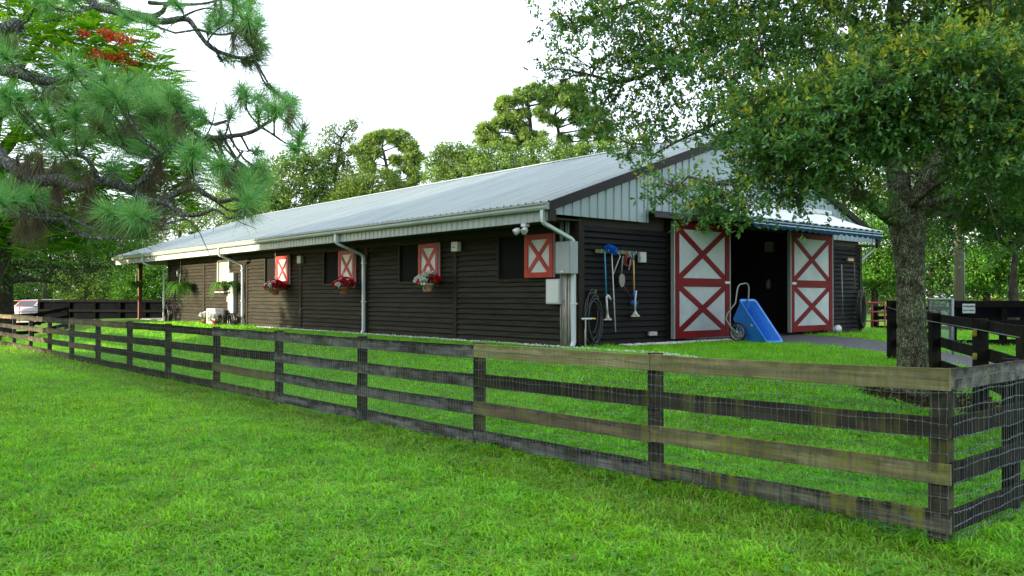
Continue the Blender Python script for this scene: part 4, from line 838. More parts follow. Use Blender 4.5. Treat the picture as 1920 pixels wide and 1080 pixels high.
MB().prism([(-.03, -.01, .05), (-.085, -.01, 0), (-.095, -.01, -.12), (-.05, -.01, -.21), (0, -.01, -.24), (.05, -.01, -.21), (.095, -.01, -.12), (.085, -.01, 0), (.03, -.01, .05)], (0, -.015, 0)).build('blade', 'spade', t)
t, o = tool('lead_rope', 'dark red rope looped on the tool rack and trailing down', 'rope', [ft(1166, 521), ft(1172, 540), ft(1183, 558)], .006, 'rust_red'); lp = MB(); c = Vector(ft(1178, 490)) - o
for k in range(3): lp.torus(c + Vector((0, .02 * k - .02, .01 * k)), .10 + .012 * k, .010, (.15 * k, 1, .1), 24, 6)
lp.build('loop', 'rust_red', t, True)
t, o = tool('pitchfork_handle', 'white bent pole tool hung right of the shovel', 'tool', [ft(1177, 473), ft(1184, 480), ft(1179, 506)], .011, 'white_plastic')
t, o = tool('broom', 'broom with orange and blue handle above a white scrub head', 'broom', [ft(1188, 486), ft(1189, 545)], .016, 'yellow_handle')
MB().tube([Vector(ft(1187.5, 475)) - o, Vector(ft(1188, 488)) - o], .019, 10).build('grip', 'teal_handle', t, True); MB().tube([(0, 0, 0), Vector(ft(1190, 560)) - o], .022, 10).build('socket', 'blue_plastic', t, True)
e = Vector(ft(1190, 563)) - o; L = Leaves(); n = 260; A = np.stack([rng.normal(0, .35, n), rng.normal(0, .2, n), -np.ones(n)], 1); L.add(np.array(e) + np.stack([rng.uniform(-.06, .06, n), rng.uniform(-.02, .02, n), np.zeros(n)], 1), A, rdir(n), .11, .012, pal(n, [(.02, .16, .5), (.03, .22, .6)])); k = L.build('bristles', 'petal', t); k['kind'] = 'stuff'
t, o = tool('scrub_brush', 'white scrub brush with flared head hung below the orange broom', 'brush', [ft(1193, 545, .13), ft(1191, 562, .13), ft(1191, 585, .13)], .018, 'white_plastic'); MB().tube([(0, 0, .03), (0, 0, -.03), (0, 0, -.07)], [.02, .06, .1], 12, sq=.5).build('head', 'white_plastic', t, True); MB().box((-.11, -.03, -.1), (.11, .03, -.07)).build('bristles', 'straw', t)
# --- tools on the right end of the front wall
t, o = tool('rake_pole', 'pale pole leaning on the dark wall right of the open door', 'pole', [ft(1578, 496), ft(1580, 594)], .014, 'galv')
t, o = tool('push_broom', 'push broom hung head up with orange wooden head', 'broom', [ft(1602, 492), ft(1603, 545)], .014, 'pole_wood'); e = Vector(ft(1594, 488)) - o; MB().box(tuple(e + Vector((-.17, -.04, -.025))), tuple(e + Vector((.17, .03, .025)))).build('head', 'orange_wood', t, bevel=.006); MB().box(tuple(e + Vector((-.165, -.03, .025))), tuple(e + Vector((.165, .02, .07)))).build('bristles', 'spade', t)
# --- white scoop lamp on the ground
q = on_front(1566, 612, .45); g = bl(q.x, q.y); t = at_barn('feed_scoop', 'small white rounded feed scoop lying by the right door', 'scoop', (q.x, q.y, .02)); m = MB()
m.tube([(-.02, 0, .12), (.06, 0, .13), (.16, 0, .14)], [.03, .09, .11], 16, False); m.build('bowl', 'white_plastic', t, True); MB().box((-.1, -.08, -.02), (.12, .08, .03)).build('stand', 'rubber', t)
# --- blue two-wheeled cart tipped on its nose
A0 = pt(1438, 644, 18.6); A0.z = .03
Lx = Vector((-.394, .453, .798)).normalized(); Wx = Vector((.755, .656, 0)).normalized(); Nx = -(Lx.cross(Wx)).normalized()
if Nx.x < 0: Nx = -Nx
cart = thing('yard_cart', 'blue two-wheeled yard cart tipped on its nose before the open doorway', 'cart', A0)
def cp(l, w, n): return Lx * l + Wx * w + Nx * n
m = MB(); LW, LL_, DP = .62, 1.17, .46
def ring(l0, l1, w0, w1, n, rad, k=5):
    out = []
    for cx, cy, a0 in ((l1 - rad, w1 - rad, 0), (l0 + rad, w1 - rad, 90), (l0 + rad, w0 + rad, 180), (l1 - rad, w0 + rad, 270)):
        for i in range(k): a = R(a0 + 90 * i / (k - 1)); out.append(cp(cx + rad * math.cos(a), cy + rad * math.sin(a), n))
    return out
rings = [ring(.30, .98, .10, LW - .10, -DP - .015, .07), ring(.27, 1.0, .075, LW - .075, -DP, .07), ring(.0, LL_, .0, LW, -.02, .07), ring(-.03, LL_ + .03, -.03, LW + .03, -.025, .085), ring(-.035, LL_ + .035, -.035, LW + .035, .018, .085), ring(.015, LL_ - .015, .015, LW - .015, .004, .065), ring(.285, .985, .09, LW - .09, -DP + .015, .06)]
n = len(rings[0]); v = [p for r_ in rings for p in r_]; f = [(i * n + j, i * n + (j + 1) % n, (i + 1) * n + (j + 1) % n, (i + 1) * n + j) for i in range(len(rings) - 1) for j in range(n)]; f += [tuple(reversed(range(n))), tuple((len(rings) - 1) * n + j for j in range(n))]
m.add(v, f); tub = m.build('tub', 'blue_tub', cart, True)
bmod = tub.modifiers.new('split', 'EDGE_SPLIT'); bmod.split_angle = R(40)
MB().prism([cp(.52, LW + .005, -.12)] * 0 + [cp(.50, -.012, -.10), cp(.56, -.012, -.10), cp(.56, -.012, -.07), cp(.50, -.012, -.07)], Wx * -.004).build('sticker', 'white_plastic', tub)
for w in (-.10, LW + .10):
    c = cp(.30, w, -.66); c.z = .235 - A0.z; wh = MB(); wh.torus(c, .205, .026, Wx, 32, 8); wo = wh.build('wheel', 'rubber', cart, True)
    r_ = MB(); r_.torus(c, .175, .010, Wx, 32, 6); r_.tube([c - Wx * .05, c + Wx * .05], .028, 10); r_.build('rim', 'steel', wo, True)
    u = Wx.orthogonal().normalized(); x_ = Wx.cross(u)
    for k in range(14): a = 2 * math.pi * k / 14; MB().tube([c + Wx * (.03 if k % 2 else -.03), c + (u * math.cos(a) + x_ * math.sin(a)) * .172], .004, 4).build('spoke', 'steel', wo)
ca, cb = cp(.30, -.10, -.66), cp(.30, LW + .10, -.66); ca.z = cb.z = .235 - A0.z; MB().tube([ca, cb], .012, 8).build('axle', 'steel', cart, True)
h = []
for px, py, d in ((1381, 632, 18.75), (1366, 607, 18.8), (1361, 598, 18.8), (1364, 588, 18.8), (1379, 568, 18.8), (1382, 545, 18.85), (1384, 537, 18.9), (1388, 533, 18.95), (1398, 531, 19.2), (1402, 533, 19.3), (1404, 540, 19.3), (1403.5, 556, 19.3), (1398, 590, 19.3)): h.append(pt(px, py, d) - A0)
MB().tube(h, .016, 10).build('handle', 'galv', cart, True)
MB().tube([cp(.3, .1, -.46), cp(.16, .1, -.58), cp(.16, LW - .1, -.58), cp(.3, LW - .1, -.46)], .013, 8).build('stand', 'galv', cart, True)
# --- parked white van far left
vx, vy = W(68, 60); vz = -.78; van = thing('parked_van', 'white van parked beyond the red gate at the far left', 'van', (vx, vy, vz), R(78))
m = MB(); side = [(-2.2, .35), (-2.25, .9), (-2.0, 1.02), (-1.2, 1.12), (-.55, 1.62), (1.6, 1.66), (2.1, 1.05), (2.2, .9), (2.2, .35)]
m.prism([(x, -.85, z) for x, z in side], (0, 1.7, 0)); body = m.build('body', 'car_white', van, bevel=.06)
for y in (-.862, .842): MB().prism([(-1.0, y, 1.12), (1.75, y, 1.12), (1.5, y, 1.54), (-.5, y, 1.54)], (0, .02, 0)).build('side_window', 'car_glass', van)
MB().prism([(-1.17, -.72, 1.145), (-.6, -.68, 1.585), (-.6, .68, 1.585), (-1.17, .72, 1.145)], (-.02, 0, .016)).build('windscreen', 'car_glass', van); MB().prism([(2.085, -.7, 1.1), (2.085, .7, 1.1), (1.68, .66, 1.58), (1.68, -.66, 1.58)], (.02, 0, .016)).build('rear_window', 'car_glass', van)
for x in (-1.4, 1.4):
    for y in (-.80, .80): w_ = MB().tube([(x, y - .1, .34), (x, y + .1, .34)], .34, 20).build('wheel', 'rubber', van, True); MB().tube([(x, y - .104, .34), (x, y + .104, .34)], .19, 14).build('rim', 'steel', w_, True)
for y in (-.88, .88): MB().box((-1.0, y - .09, 1.1), (-.9, y + .09, 1.25)).build('mirror', 'car_white', van, bevel=.02)
for y in (-.62, .62): MB().box((-2.27, y - .16, .72), (-2.2, y + .16, .88)).build('headlight', 'lens', van, bevel=.02)
# gravel lane beyond the far fence
def lane():
    V = []; Fc = []; q = [(-62, 50), (-45, 52.5), (-28, 55), (-10, 58)]
    for i, (x, y) in enumerate(q): V += [(x, y, g1(x, y) + .02), (x + .4, y + 4.2, g1(x, y + 4.2) + .02)]
    for i in range(3): Fc.append((2 * i, 2 * i + 2, 2 * i + 3, 2 * i + 1))
    me = bpy.data.meshes.new('lane'); me.from_pydata(V, [], Fc); me.materials.append(M('gravel_road')); link('lane', me)['kind'] = 'structure'
lane()
# utility pole right
x, y = W(1797, 30); up = thing('utility_pole', 'weathered wooden utility pole behind the black fence', 'pole', (x, y, g1(x, y) - .2)); MB().tube([(0, 0, 0), (.0, 0, 4), (.02, 0, 8.5)], [.15, .14, .11], 12).build('shaft', 'pole_wood', up, True)
MB().tube([(.17, -.06, .2), (.17, -.06, 5)], .03, 8).build('conduit', 'galv', up, True)
# ================================================================ TREES
def clump_leaves(L, c, r, n, size, cols, out=.5, flat=.85, up=.35, w=.5, shell=.45, wts=None):
    c = np.asarray(c, float); A = rdir(n); rad = r * (shell + (1 - shell) * rng.random((n, 1)) ** .5) * (1 + .18 * np.sin(A[:, :1] * 5 + c[0]) * np.cos(A[:, 1:2] * 4 + c[1]))
    C = c + A * rad * [1, 1, flat]; D = unit(A * out + rdir(n) * .8 + [0, 0, up * .3]); Bv = np.cross(D, np.array([0, 0, 1.0])) + rdir(n) * .6
    L.add(C, D, Bv, size * rng.uniform(.7, 1.3, n), size * w * rng.uniform(.7, 1.2, n), pal(n, cols, wts), .15)
def limb(m, pts, r0, r1, n=8, wob=.06, sub=4):
    P = [Vector(p) for p in pts]; q = []
    for i in range(len(P) - 1):
        a, b = P[max(i - 1, 0)], P[i]; c, d = P[i + 1], P[min(i + 2, len(P) - 1)]
        for k in range(sub):
            t = k / sub; q.append(.5 * ((2 * b) + (c - a) * t + (2 * a - 5 * b + 4 * c - d) * t * t + (3 * b - a - 3 * c + d) * t ** 3))
    q.append(P[-1]); N = len(q); m.tube(q, [r0 + (r1 - r0) * (i / (N - 1)) ** .8 for i in range(N)], n, True, wob=wob); return q
# ---- the big oak by the fence corner
oak = thing('oak_tree', 'large oak with lichen covered trunk spreading its crown over the barn front', 'oak tree', (TRUNK[0], TRUNK[1], g1(*TRUNK)))
O0 = oak.location.copy()
tr = MB(); P = lambda px, py, d: pt(px, py, d) - O0
ts = [(1712, 745, 12.5, .44), (1712, 722, 12.5, .30), (1711, 690, 12.5, .222), (1710, 640, 12.5, .208), (1708, 560, 12.5, .20), (1706, 500, 12.5, .207), (1703, 450, 12.5, .235), (1701, 415, 12.5, .27)]
tp = [P(a, b, c) for a, b, c, _ in ts]; q = []; rr = []
for i in range(len(tp) - 1):
    for k in range(6): q.append(tp[i].lerp(tp[i + 1], k / 6)); rr.append((ts[i][3] + (ts[i + 1][3] - ts[i][3]) * k / 6) * (1 + random.uniform(-.02, .02)))
q.append(tp[-1]); rr.append(ts[-1][3]); tr.tube(q, rr, 28, True, wob=.035); trunk = tr.build('trunk', 'oak_bark', oak, True)
limbs = [([(1708, 430, 12.5), (1722, 385, 12.45), (1745, 330, 12.3), (1778, 265, 12.2), (1815, 190, 12.2), (1840, 90, 12.3), (1852, -60, 12.6)], .20, .10),
         ([(1696, 425, 12.5), (1690, 370, 12.6), (1680, 290, 12.9), (1672, 180, 13.2), (1672, 90, 13.4), (1690, -60, 13.6)], .20, .12),
         ([(1690, 420, 12.5), (1655, 400, 12.3), (1620, 370, 12.0), (1570, 350, 11.6), (1500, 345, 11.2), (1420, 335, 10.9), (1340, 345, 10.8)], .11, .03),
         ([(1718, 405, 12.5), (1760, 380, 12.2), (1810, 360, 11.8), (1870, 345, 11.3), (1950, 325, 10.8)], .12, .05),
         ([(1700, 395, 12.5), (1740, 360, 12.0), (1782, 330, 11.5)], .05, .03),
         ([(1682, 300, 12.9), (1640, 240, 12.4), (1560, 190, 11.8), (1480, 170, 11.4), (1400, 175, 11.6)], .09, .03),
         ([(1674, 170, 13.2), (1600, 90, 13.2), (1500, 55, 13.3), (1390, 60, 13.5), (1280, 100, 13.8), (1180, 150, 14.0), (1110, 140, 14.2)], .10, .025),
         ([(1672, 100, 13.4), (1560, 10, 13.8), (1400, -20, 14), (1200, 0, 14.4), (1080, 50, 14.6)], .09, .02),
         ([(1778, 265, 12.2), (1740, 220, 11.4), (1700, 190, 10.4), (1650, 190, 9.8)], .07, .02), ([(1815, 190, 12.2), (1840, 180, 11), (1850, 180, 9.6)], .07, .02),
         ([(1480, 170, 11.4), (1380, 215, 12), (1280, 260, 12.6), (1225, 290, 12.9)], .04, .012)]
qs = []
for i, (pp, r0, r1) in enumerate(limbs):
    m = MB(); qs += limb(m, [P(*a) for a in pp], r0, r1, 12 if i < 4 else 8); m.build('limb', 'oak_bark' if i < 4 else 'limb_bark', oak, True)
qa = np.array([tuple(v) for v in qs])
NEAR = [(1480, 250, 10, .55), (1560, 225, 9.5, .6), (1640, 190, 9.2, .6), (1715, 160, 9, .62), (1800, 140, 8.8, .62), (1880, 180, 8.8, .62), (1690, 240, 9.3, .45), (1790, 230, 9, .5), (1880, 270, 9, .6), (1600, 270, 9.6, .45), (1520, 300, 10, .42), (1450, 320, 10.5, .42), (1350, 365, 10.5, .22), (1430, 250, 10.6, .55), (1268, 355, 11, .2), (1310, 385, 10.6, .18), (1395, 388, 10.2, .16), (1480, 375, 10.2, .14), (1565, 345, 10, .2), (1605, 365, 10, .14), (1530, 180, 10, .5), (1450, 200, 10.4, .5), (1600, 150, 9.8, .45), (1690, 125, 9.6, .4), (1770, 115, 9.4, .4), (1960, 150, 8.8, .7), (1960, 300, 9, .7), (1410, 225, 11, .36)]
FARC = [(1400, 170, 12, .75), (1330, 205, 12.4, .55), (1255, 255, 12.8, .42), (1215, 225, 13.4, .6), (1150, 190, 14, .55), (1190, 130, 13.8, .7), (1105, 125, 14, .6), (1075, 60, 14.4, .5), (1045, 30, 14.5, .35), (1060, 150, 14, .32), (1045, 128, 14, .16), (1150, 60, 14, .8), (1250, 55, 13.6, .9), (1250, 150, 13.2, .75), (1330, 110, 13, .85), (1430, 90, 12.6, .85), (1540, 100, 12.6, .85), (1330, 20, 13.6, .9), (1450, 10, 13.6, 1.0), (1580, 20, 13.4, 1.0), (1130, 0, 14.4, .9), (1170, 265, 13.4, .28), (1200, 285, 13.2, .2), (1120, 230, 13.8, .25),
        (1700, 60, 13.6, .9), (1790, 40, 13.2, 1.1), (1890, 50, 13, 1.1), (1980, 60, 13, 1.2), (1900, 250, 12.8, 1.0), (1960, 400, 12.4, .9), (1860, 360, 13.4, .9), (1800, 330, 13.6, .8), (1560, 280, 12.8, .7), (1880, 440, 13.5, .55), (1770, 400, 14, .5)]
HIGH = [(1300, -170, 13, 1.2), (1420, -190, 12, 1.2), (1540, -170, 11.2, 1.2), (1660, -180, 10.8, 1.2), (1780, -190, 10.6, 1.2), (1900, -180, 10.6, 1.2), (2040, -160, 11, 1.3), (1480, -130, 13.6, 1.3), (1620, -140, 13.8, 1.3), (1760, -140, 13.6, 1.3), (1900, -140, 13.4, 1.3), (1180, -140, 14, 1.0), (1700, -330, 12, 1.6), (1880, -330, 12, 1.6), (1500, -320, 12.4, 1.5), (2050, 60, 11, 1.3), (2080, 250, 11, 1.2)]      # upper crown, above the frame
L = Leaves(); tw = MB()
def spray(c, r, ns, size, cols, wts, nl=13):
    c = np.array(P(*c)); nb = max(3, int(ns / 15)); bd = rdir(nb); bc = bd * r * rng.random((nb, 1)) ** .45 * [1, 1, .8]; ki = rng.integers(0, nb, ns); lum = rng.uniform(.72, 1.3, nb)[ki][:, None]
    off = rng.normal(0, .085 if c[1] < 0 else .11, (ns, 3)) * [1.25, 1.25, .7]; ctr = c + bc[ki] + off; dirs = unit(bd[ki] * .6 + unit(off) * .8 + [0, 0, .1])
    D = unit(dirs + rdir(ns) * .6 + [0, 0, -.10]); ln = rng.uniform(.16, .38, ns)
    fr = rng.random(ns)
    for k in range(nl):
        u = rng.random(ns)[:, None]; C = ctr + D * ln[:, None] * u + rdir(ns) * .012; A = unit(D * .5 + rdir(ns) * .9 + [0, 0, .12])
        col = pal(ns, cols, wts) * lum; tipc = pal(ns, [(.26, .34, .035), (.20, .32, .04), (.34, .33, .05)]); young = ((u[:, 0] > .55) & (fr > .45) & (dirs[:, 2] > .1))[:, None]
        Bv = np.cross(A, np.array([0, 0, 1.]) + rdir(ns) * .55)
        L.add(C, A, Bv, size * rng.uniform(.55, 1.3, ns), size * .48 * rng.uniform(.8, 1.2, ns), np.where(young, tipc, col), .12)
    return ctr
dark = [(.080, .19, .060), (.115, .24, .068), (.15, .26, .072), (.075, .18, .10)]
for (px, py, d, r) in NEAR + FARC + HIGH:
    near = d < 11.2; v = r ** 2.2; ns = int(((700 if near else (250 if px < 1420 else 420)) if py > -60 else 95) * (v + .05)); c = np.array(P(px, py, d))
    ctr = spray((px, py, d), r * (1.0 if near else .92), ns, .078 if near else .085, dark, [.3, .3, .25, .15])
    # twigs back to the nearest limb point
    k = np.argmin(((qa - c) ** 2).sum(1)); a = Vector(qa[k]); b = Vector(c); mid = a.lerp(b, .5) + Vector((random.uniform(-.12, .12), random.uniform(-.12, .12), random.uniform(.0, .18))); tw.tube([a, mid, b], [.028, .02, .010] if py > -60 else [.012, .009, .006], 5, False) if py > -60 or px > 1560 else None
    for j in range(min(ns, 46 if near else 14)): e = Vector(ctr[j]); tw.tube([b.lerp(mid, .4 * random.random()), b.lerp(e, .5) + Vector(rdir(1)[0]) * .05, e], [.008, .006, .003], 3, False)
for j in range(46):   # bare brown twigs inside the crown
    a = Vector(P(random.uniform(1560, 1900), random.uniform(160, 400), random.uniform(11.3, 12.8))); d = Vector(rdir(1, -.25)[0]); tw.tube([a, a + d * .3 + Vector((0, 0, -.05)), a + d * .7 + Vector((0, 0, -.22))], [.009, .006, .003], 3, False)
o = tw.build('twigs', 'twig', oak); o['kind'] = 'stuff'
o = L.build('crown', 'leaf', oak); o['kind'] = 'stuff'
# grassy air plant at the fork
m = Leaves(); n = 50; A = rdir(n, .8); m.add(np.array(P(1660, 405, 12.3)) + A * .02, A, rdir(n), .35, .02, pal(n, [(.10, .14, .08), (.14, .16, .10)])); k = m.build('air_plant', 'leaf', oak); k['kind'] = 'stuff'

# ---- pine whose branches hang in from the left
pine = thing('pine_tree', 'long-needled pine reaching its grey lichened branches in from the left', 'pine tree', (-7.3, 6.4, g1(-7.3, 6.4))); O1 = pine.location.copy()
Q = lambda px, py, d: pt(px, py, d) - O1
m = MB(); m.tube([(0, 0, -.2), (.02, 0, .3), (.05, 0, 2), (.0, .05, 4), (-.05, 0, 7), (0, 0, 10)], [.30, .22, .20, .18, .15, .08], 18, wob=.04); m.build('trunk', 'pine_bark', pine, True)
c1 = lambda x, y: (x / 3, y / 3); c7 = lambda x, y: (x / 3.375, 280 + y / 3.375)
def br(pts, r0, r1, d0=7.2, d1=7.2, base=None):
    v = [Vector(Q(x, y, d0 + (d1 - d0) * i / (len(pts) - 1))) for i, (x, y) in enumerate(pts)]
    if base is not None: v = [Vector((.0, 0, base - .1))] + [v[0].lerp(Vector((0, 0, base)), .45) + Vector((0, 0, -.1))] + v
    m = MB(); q = limb(m, v, r0, r1, 10, .07); m.build('branch', 'pine_bark', pine, True); return q
bq = []
bq += br([(-30, 68), (0, 55), (22, 46), (31, 48)], .05, .055, 7.4, 7.3, 4.0)
bq += br([(-40, 128), (0, 131), (35, 138), (62, 147), (95, 151), (125, 145), (150, 135), (168, 143), (178, 158), (200, 190)], .062, .03, 7.5, 7.2, 3.4)
bq += br([(-40, 285)] + [c7(*a) for a in ((0, 60), (100, 130), (230, 195), (380, 190), (470, 240), (600, 205), (700, 210), (820, 260), (930, 325), (1040, 325), (1120, 275), (1230, 245), (1310, 290), (1400, 330), (1520, 300))], .078, .014, 7.3, 6.8, 2.4)
bq += br([c7(*a) for a in ((820, 255), (870, 215), (930, 165), (955, 80), (1010, 20))], .035, .014, 7.0, 6.8)
bq += br([c7(*a) for a in ((1040, 325), (1090, 370), (1150, 405), (1225, 418), (1300, 400), (1345, 380), (1400, 400), (1440, 436), (1500, 420))], .026, .008, 6.9, 6.6)
bq += br([c7(*a) for a in ((1120, 390), (1170, 440), (1228, 468))], .012, .005, 6.8, 6.7)
bq += br([c7(*a) for a in ((625, 205), (595, 150), (570, 90), (520, 45), (450, 25))], .03, .012, 7.1, 7.0)
bq += br([c7(*a) for a in ((800, 245), (760, 190), (720, 150), (640, 160), (600, 120))], .014, .006, 7.0, 6.9)
bq += br([(-30, 380)] + [c7(*a) for a in ((0, 370), (110, 420), (200, 430), (280, 465), (340, 455), (390, 440), (430, 480), (500, 535), (600, 560), (760, 560), (860, 550))], .05, .012, 7.4, 7.0, 1.9)
bq += br([c7(*a) for a in ((300, 460), (270, 390), (240, 300), (232, 220))], .03, .02, 7.2, 7.2)
bq += br([c7(*a) for a in ((310, 405), (400, 420), (520, 470), (640, 525))], .014, .006, 7.2, 7.0)
bq += br([(120, -90), (150, -40)] + [c1(*a) for a in ((500, 0), (600, 50), (750, 75), (900, 115), (1000, 100), (1060, 112), (1110, 180), (1180, 262), (1300, 312), (1400, 320), (1455, 290))], .055, .010, 7.6, 7.0, 5.0)
bq += br([c1(*a) for a in ((760, 75), (850, 85), (905, 60), (930, 20), (1000, -40))], .03, .014, 7.4, 7.2)
bq += br([c1(*a) for a in ((830, 8), (980, 18), (1130, 15), (1260, -15))], .02, .008, 7.4, 7.2); bq += br([c1(*a) for a in ((1000, 100), (1080, 60), (1160, 40), (1240, 60))], .012, .005, 7.2, 7.1); bq += br([c1(*a) for a in ((1110, 160), (1220, 190), (1330, 175), (1420, 160))], .012, .005, 7.1, 7.0); bq += br([c1(*a) for a in ((1150, 250), (1180, 200), (1220, 160), (1300, 110))], .010, .004, 7.1, 7.0)
bq += br([c1(*a) for a in ((960, 830), (1100, 790), (1250, 770), (1380, 750), (1470, 710), (1560, 640), (1620, 590))], .032, .008, 7.1, 6.9); bq += br([c1(*a) for a in ((1470, 715), (1540, 760), (1600, 800), (1680, 830))], .012, .005, 6.9, 6.8)
bq += br([c1(*a) for a in ((1460, 710), (1400, 640), (1370, 570), (1350, 500))], .010, .004, 6.9, 6.9); bq += br([c1(*a) for a in ((1300, 765), (1280, 690), (1290, 640))], .008, .004, 6.9, 6.9); br([c1(*a) for a in ((1150, 780), (1190, 690), (1215, 570))], .008, .003, 7, 6.9); bq += br([c1(*a) for a in ((1300, 770), (1340, 840), (1440, 850))], .008, .004, 6.9, 6.8); bq += br([c1(*a) for a in ((1130, 780), (1150, 860), (1110, 940), (1080, 1000))], .010, .004, 7, 6.8)
ba = np.array([tuple(v) for v in bq])
T1 = [(100, 560), (200, 560), (60, 600), (270, 660), (395, 385), (400, 560), (480, 560), (420, 650), (500, 500), (580, 450), (600, 640), (560, 720), (640, 540), (700, 470), (780, 470), (820, 560), (900, 520), (960, 560), (860, 700), (960, 720), (780, 640), (720, 700), (640, 740), (1000, 620), (1040, 680), (1080, 860), (1080, 810), (940, 850), (820, 850), (700, 800), (480, 780), (330, 820), (180, 880), (300, 960), (420, 940), (620, 960), (1250, 930), (1330, 960), (1440, 1000), (900, 780), (150, 640), (340, 480), (260, 530), (30, 540), (880, 600), (760, 560), (700, 600), (520, 620), (340, 600), (560, 560), (920, 650), (1000, 570), (30, 320), (20, 240), (60, 280),
      (1350, 500), (1530, 500), (1590, 540), (1640, 640), (1440, 550), (1500, 600), (1290, 640), (1130, 650), (1680, 790), (1700, 740), (1450, 640), (1560, 620), (1600, 590), (1640, 580), (1380, 540), (1100, 640), (1180, 810), (1240, 790), (1440, 850), (1660, 840), (1540, 640),
      (1240, 50), (1390, 110), (1440, 160), (1310, 0), (1430, 330), (1270, 320), (1170, 150), (1340, 60), (1420, 200), (1400, 60), (1450, 120), (1460, 240), (1290, 120), (1400, 0), (1200, 60), (1380, 340), (1440, 290), (840, 120), (720, 95), (640, 5), (1000, 30), (1230, 110), (1330, 170), (1400, 240), (270, 20), (200, 0), (400, -10)]
T7 = [(30, 250), (80, 320), (130, 280), (0, 330), (200, 310), (60, 250), (-40, 280), (160, 230), (250, 290), (700, 400), (780, 420), (860, 420), (900, 470), (810, 480), (660, 430), (940, 420), (760, 460), (840, 380), (880, 520), (1180, 80), (1240, 50), (1430, 130), (1500, 160), (1600, 130), (1620, 200), (1560, 230), (1600, 300), (1500, 200), (1640, 160), (1590, 250), (1560, 330), (1460, 170), (1540, 380), (1400, 110), (560, 510), (1630, 110)]
SPARSE = set(range(76, 103))
NV, NC_, NF = [], [], []
def tuft(p, ax, n, ln, cols, spread=1.0):
    d = unit(rdir(n) * spread + np.array(ax) * .75); l_ = ln * rng.uniform(.7, 1.1, (n, 1)); b = p + np.array(ax) * rng.uniform(-.06, .05, (n, 1)) + rdir(n) * .006
    tip = b + d * l_ + np.array([0, 0, -1.0]) * (l_ ** 2) * .55; s = unit(np.cross(d, rdir(n))) * .0030
    NV.append(np.stack([b - s, b + s, tip], 1).reshape(-1, 3)); NC_.append(np.repeat(pal(n, cols), 3, 0))
sh = MB(); shoots = []
green = [(.16, .41, .14), (.23, .49, .17), (.12, .34, .13), (.28, .46, .12)]; olive = [(.14, .20, .06), (.17, .20, .08), (.10, .18, .07)]; brown = [(.16, .12, .075), (.20, .15, .10), (.12, .11, .07)]
allT = [(*c1(*a), 7.0, i) for i, a in enumerate(T1)] + [(*c7(*a), 7.0, 200) for a in T7]
for px, py, d, i in allT:
    edge = 76 <= i < 103 or 55 <= i < 76
    for rep in range(1 if edge or random.random() < 1.0 else 2):
        p = Vector(Q(px + random.uniform(-9, 9) * rep, py + random.uniform(-9, 9) * rep, d + (random.uniform(-.35, .35) if edge else random.uniform(-.7, .9)))); k = np.argmin(((ba - np.array(p)) ** 2).sum(1)); a = Vector(ba[k]); ax = (p - a)
        if ax.length < .05: ax = Vector((.2, -.3, .6))
        ax = (ax.normalized() + Vector((0, 0, .55))).normalized(); mid = a.lerp(p, .5) + Vector((0, 0, -.06)); sh.tube([a, mid, p - ax * .05, p + ax * .03], [.011, .009, .008, .005], 5, False)
        tuft(np.array(p), np.array(ax), 140 if edge else 230, random.uniform(.17, .23) if edge else random.uniform(.20, .26), green if random.random() < .78 else olive)
        if random.random() < (.15 if edge else .35): tuft(np.array(p - ax * .12), np.array(Vector((ax.x * .4, ax.y * .4, -.75)).normalized()), 70, .2, brown, .55)
        if random.random() < .6: tuft(np.array(p - ax * .1), np.array(ax), 30, .2, olive)
for px, py in [c7(*a) for a in ((210, 440), (160, 430), (330, 240), (540, 260), (930, 170), (560, 330), (640, 400), (1000, 290))] + [c1(*a) for a in ((130, 900), (240, 900), (320, 930), (850, 960), (900, 900))]:   # hanging dead needles and moss
    for k in range(2): tuft(np.array(Q(px + random.uniform(-12, 12), py, 7.2)), np.array((random.uniform(-.2, .2), 0, -1)), 90, .26, brown, .4)
for k in range(60):   # fine bare twigs off the branches
    a = Vector(ba[rng.integers(len(ba))]); d = Vector(rdir(1, .1)[0]); sh.tube([a, a + d * .12, a + (d + Vector(rdir(1)[0]) * .5) * .24], [.005, .004, .002], 4, False)
o = sh.build('twigs', 'pine_bark', pine); o['kind'] = 'stuff'
V = np.concatenate(NV); o = npmesh('needles', V, np.arange(len(V)).reshape(-1, 3), np.concatenate(NC_), 'needle', pine); o['kind'] = 'stuff'

# ---- poinciana behind the pine, feathery with red flowers
x, y = W(-60, 15.5); poi = thing('poinciana_tree', 'feathery bright green poinciana with red flower clusters behind the pine', 'poinciana tree', (x, y, g1(x, y))); O2 = poi.location.copy()
U = lambda px, py, d: pt(px, py, d) - O2
m = MB(); m.tube([(0, 0, -.2), (.05, 0, .6), (.3, 0, 1.9), (.7, 0, 2.8)], [.34, .25, .22, .2], 14, wob=.05); m.build('trunk', 'limb_bark', poi, True)
pb_ = []
for pp, r0, r1 in (([(-10, 300, 15.4), (25, 255, 15.3), (60, 215, 15), (110, 170, 14.6), (170, 120, 14.3), (240, 100, 14)], .13, .03), ([(-20, 290, 15.4), (0, 200, 15.6), (40, 120, 15.6), (90, 60, 15.4)], .12, .03), ([(20, 262, 15.2), (120, 240, 14.8), (210, 200, 14.5), (300, 210, 14.2)], .08, .02), ([(-10, 300, 15.3), (80, 330, 15), (180, 340, 14.6), (270, 350, 14.2)], .08, .02), ([(170, 120, 14.3), (200, 98, 14.2), (216, 92, 14.1), (216, 112, 14), (218, 140, 13.9)], .03, .018)):
    m = MB(); pb_ += limb(m, [U(*a) for a in pp], r0, r1, 8); m.build('limb', 'limb_bark', poi, True)
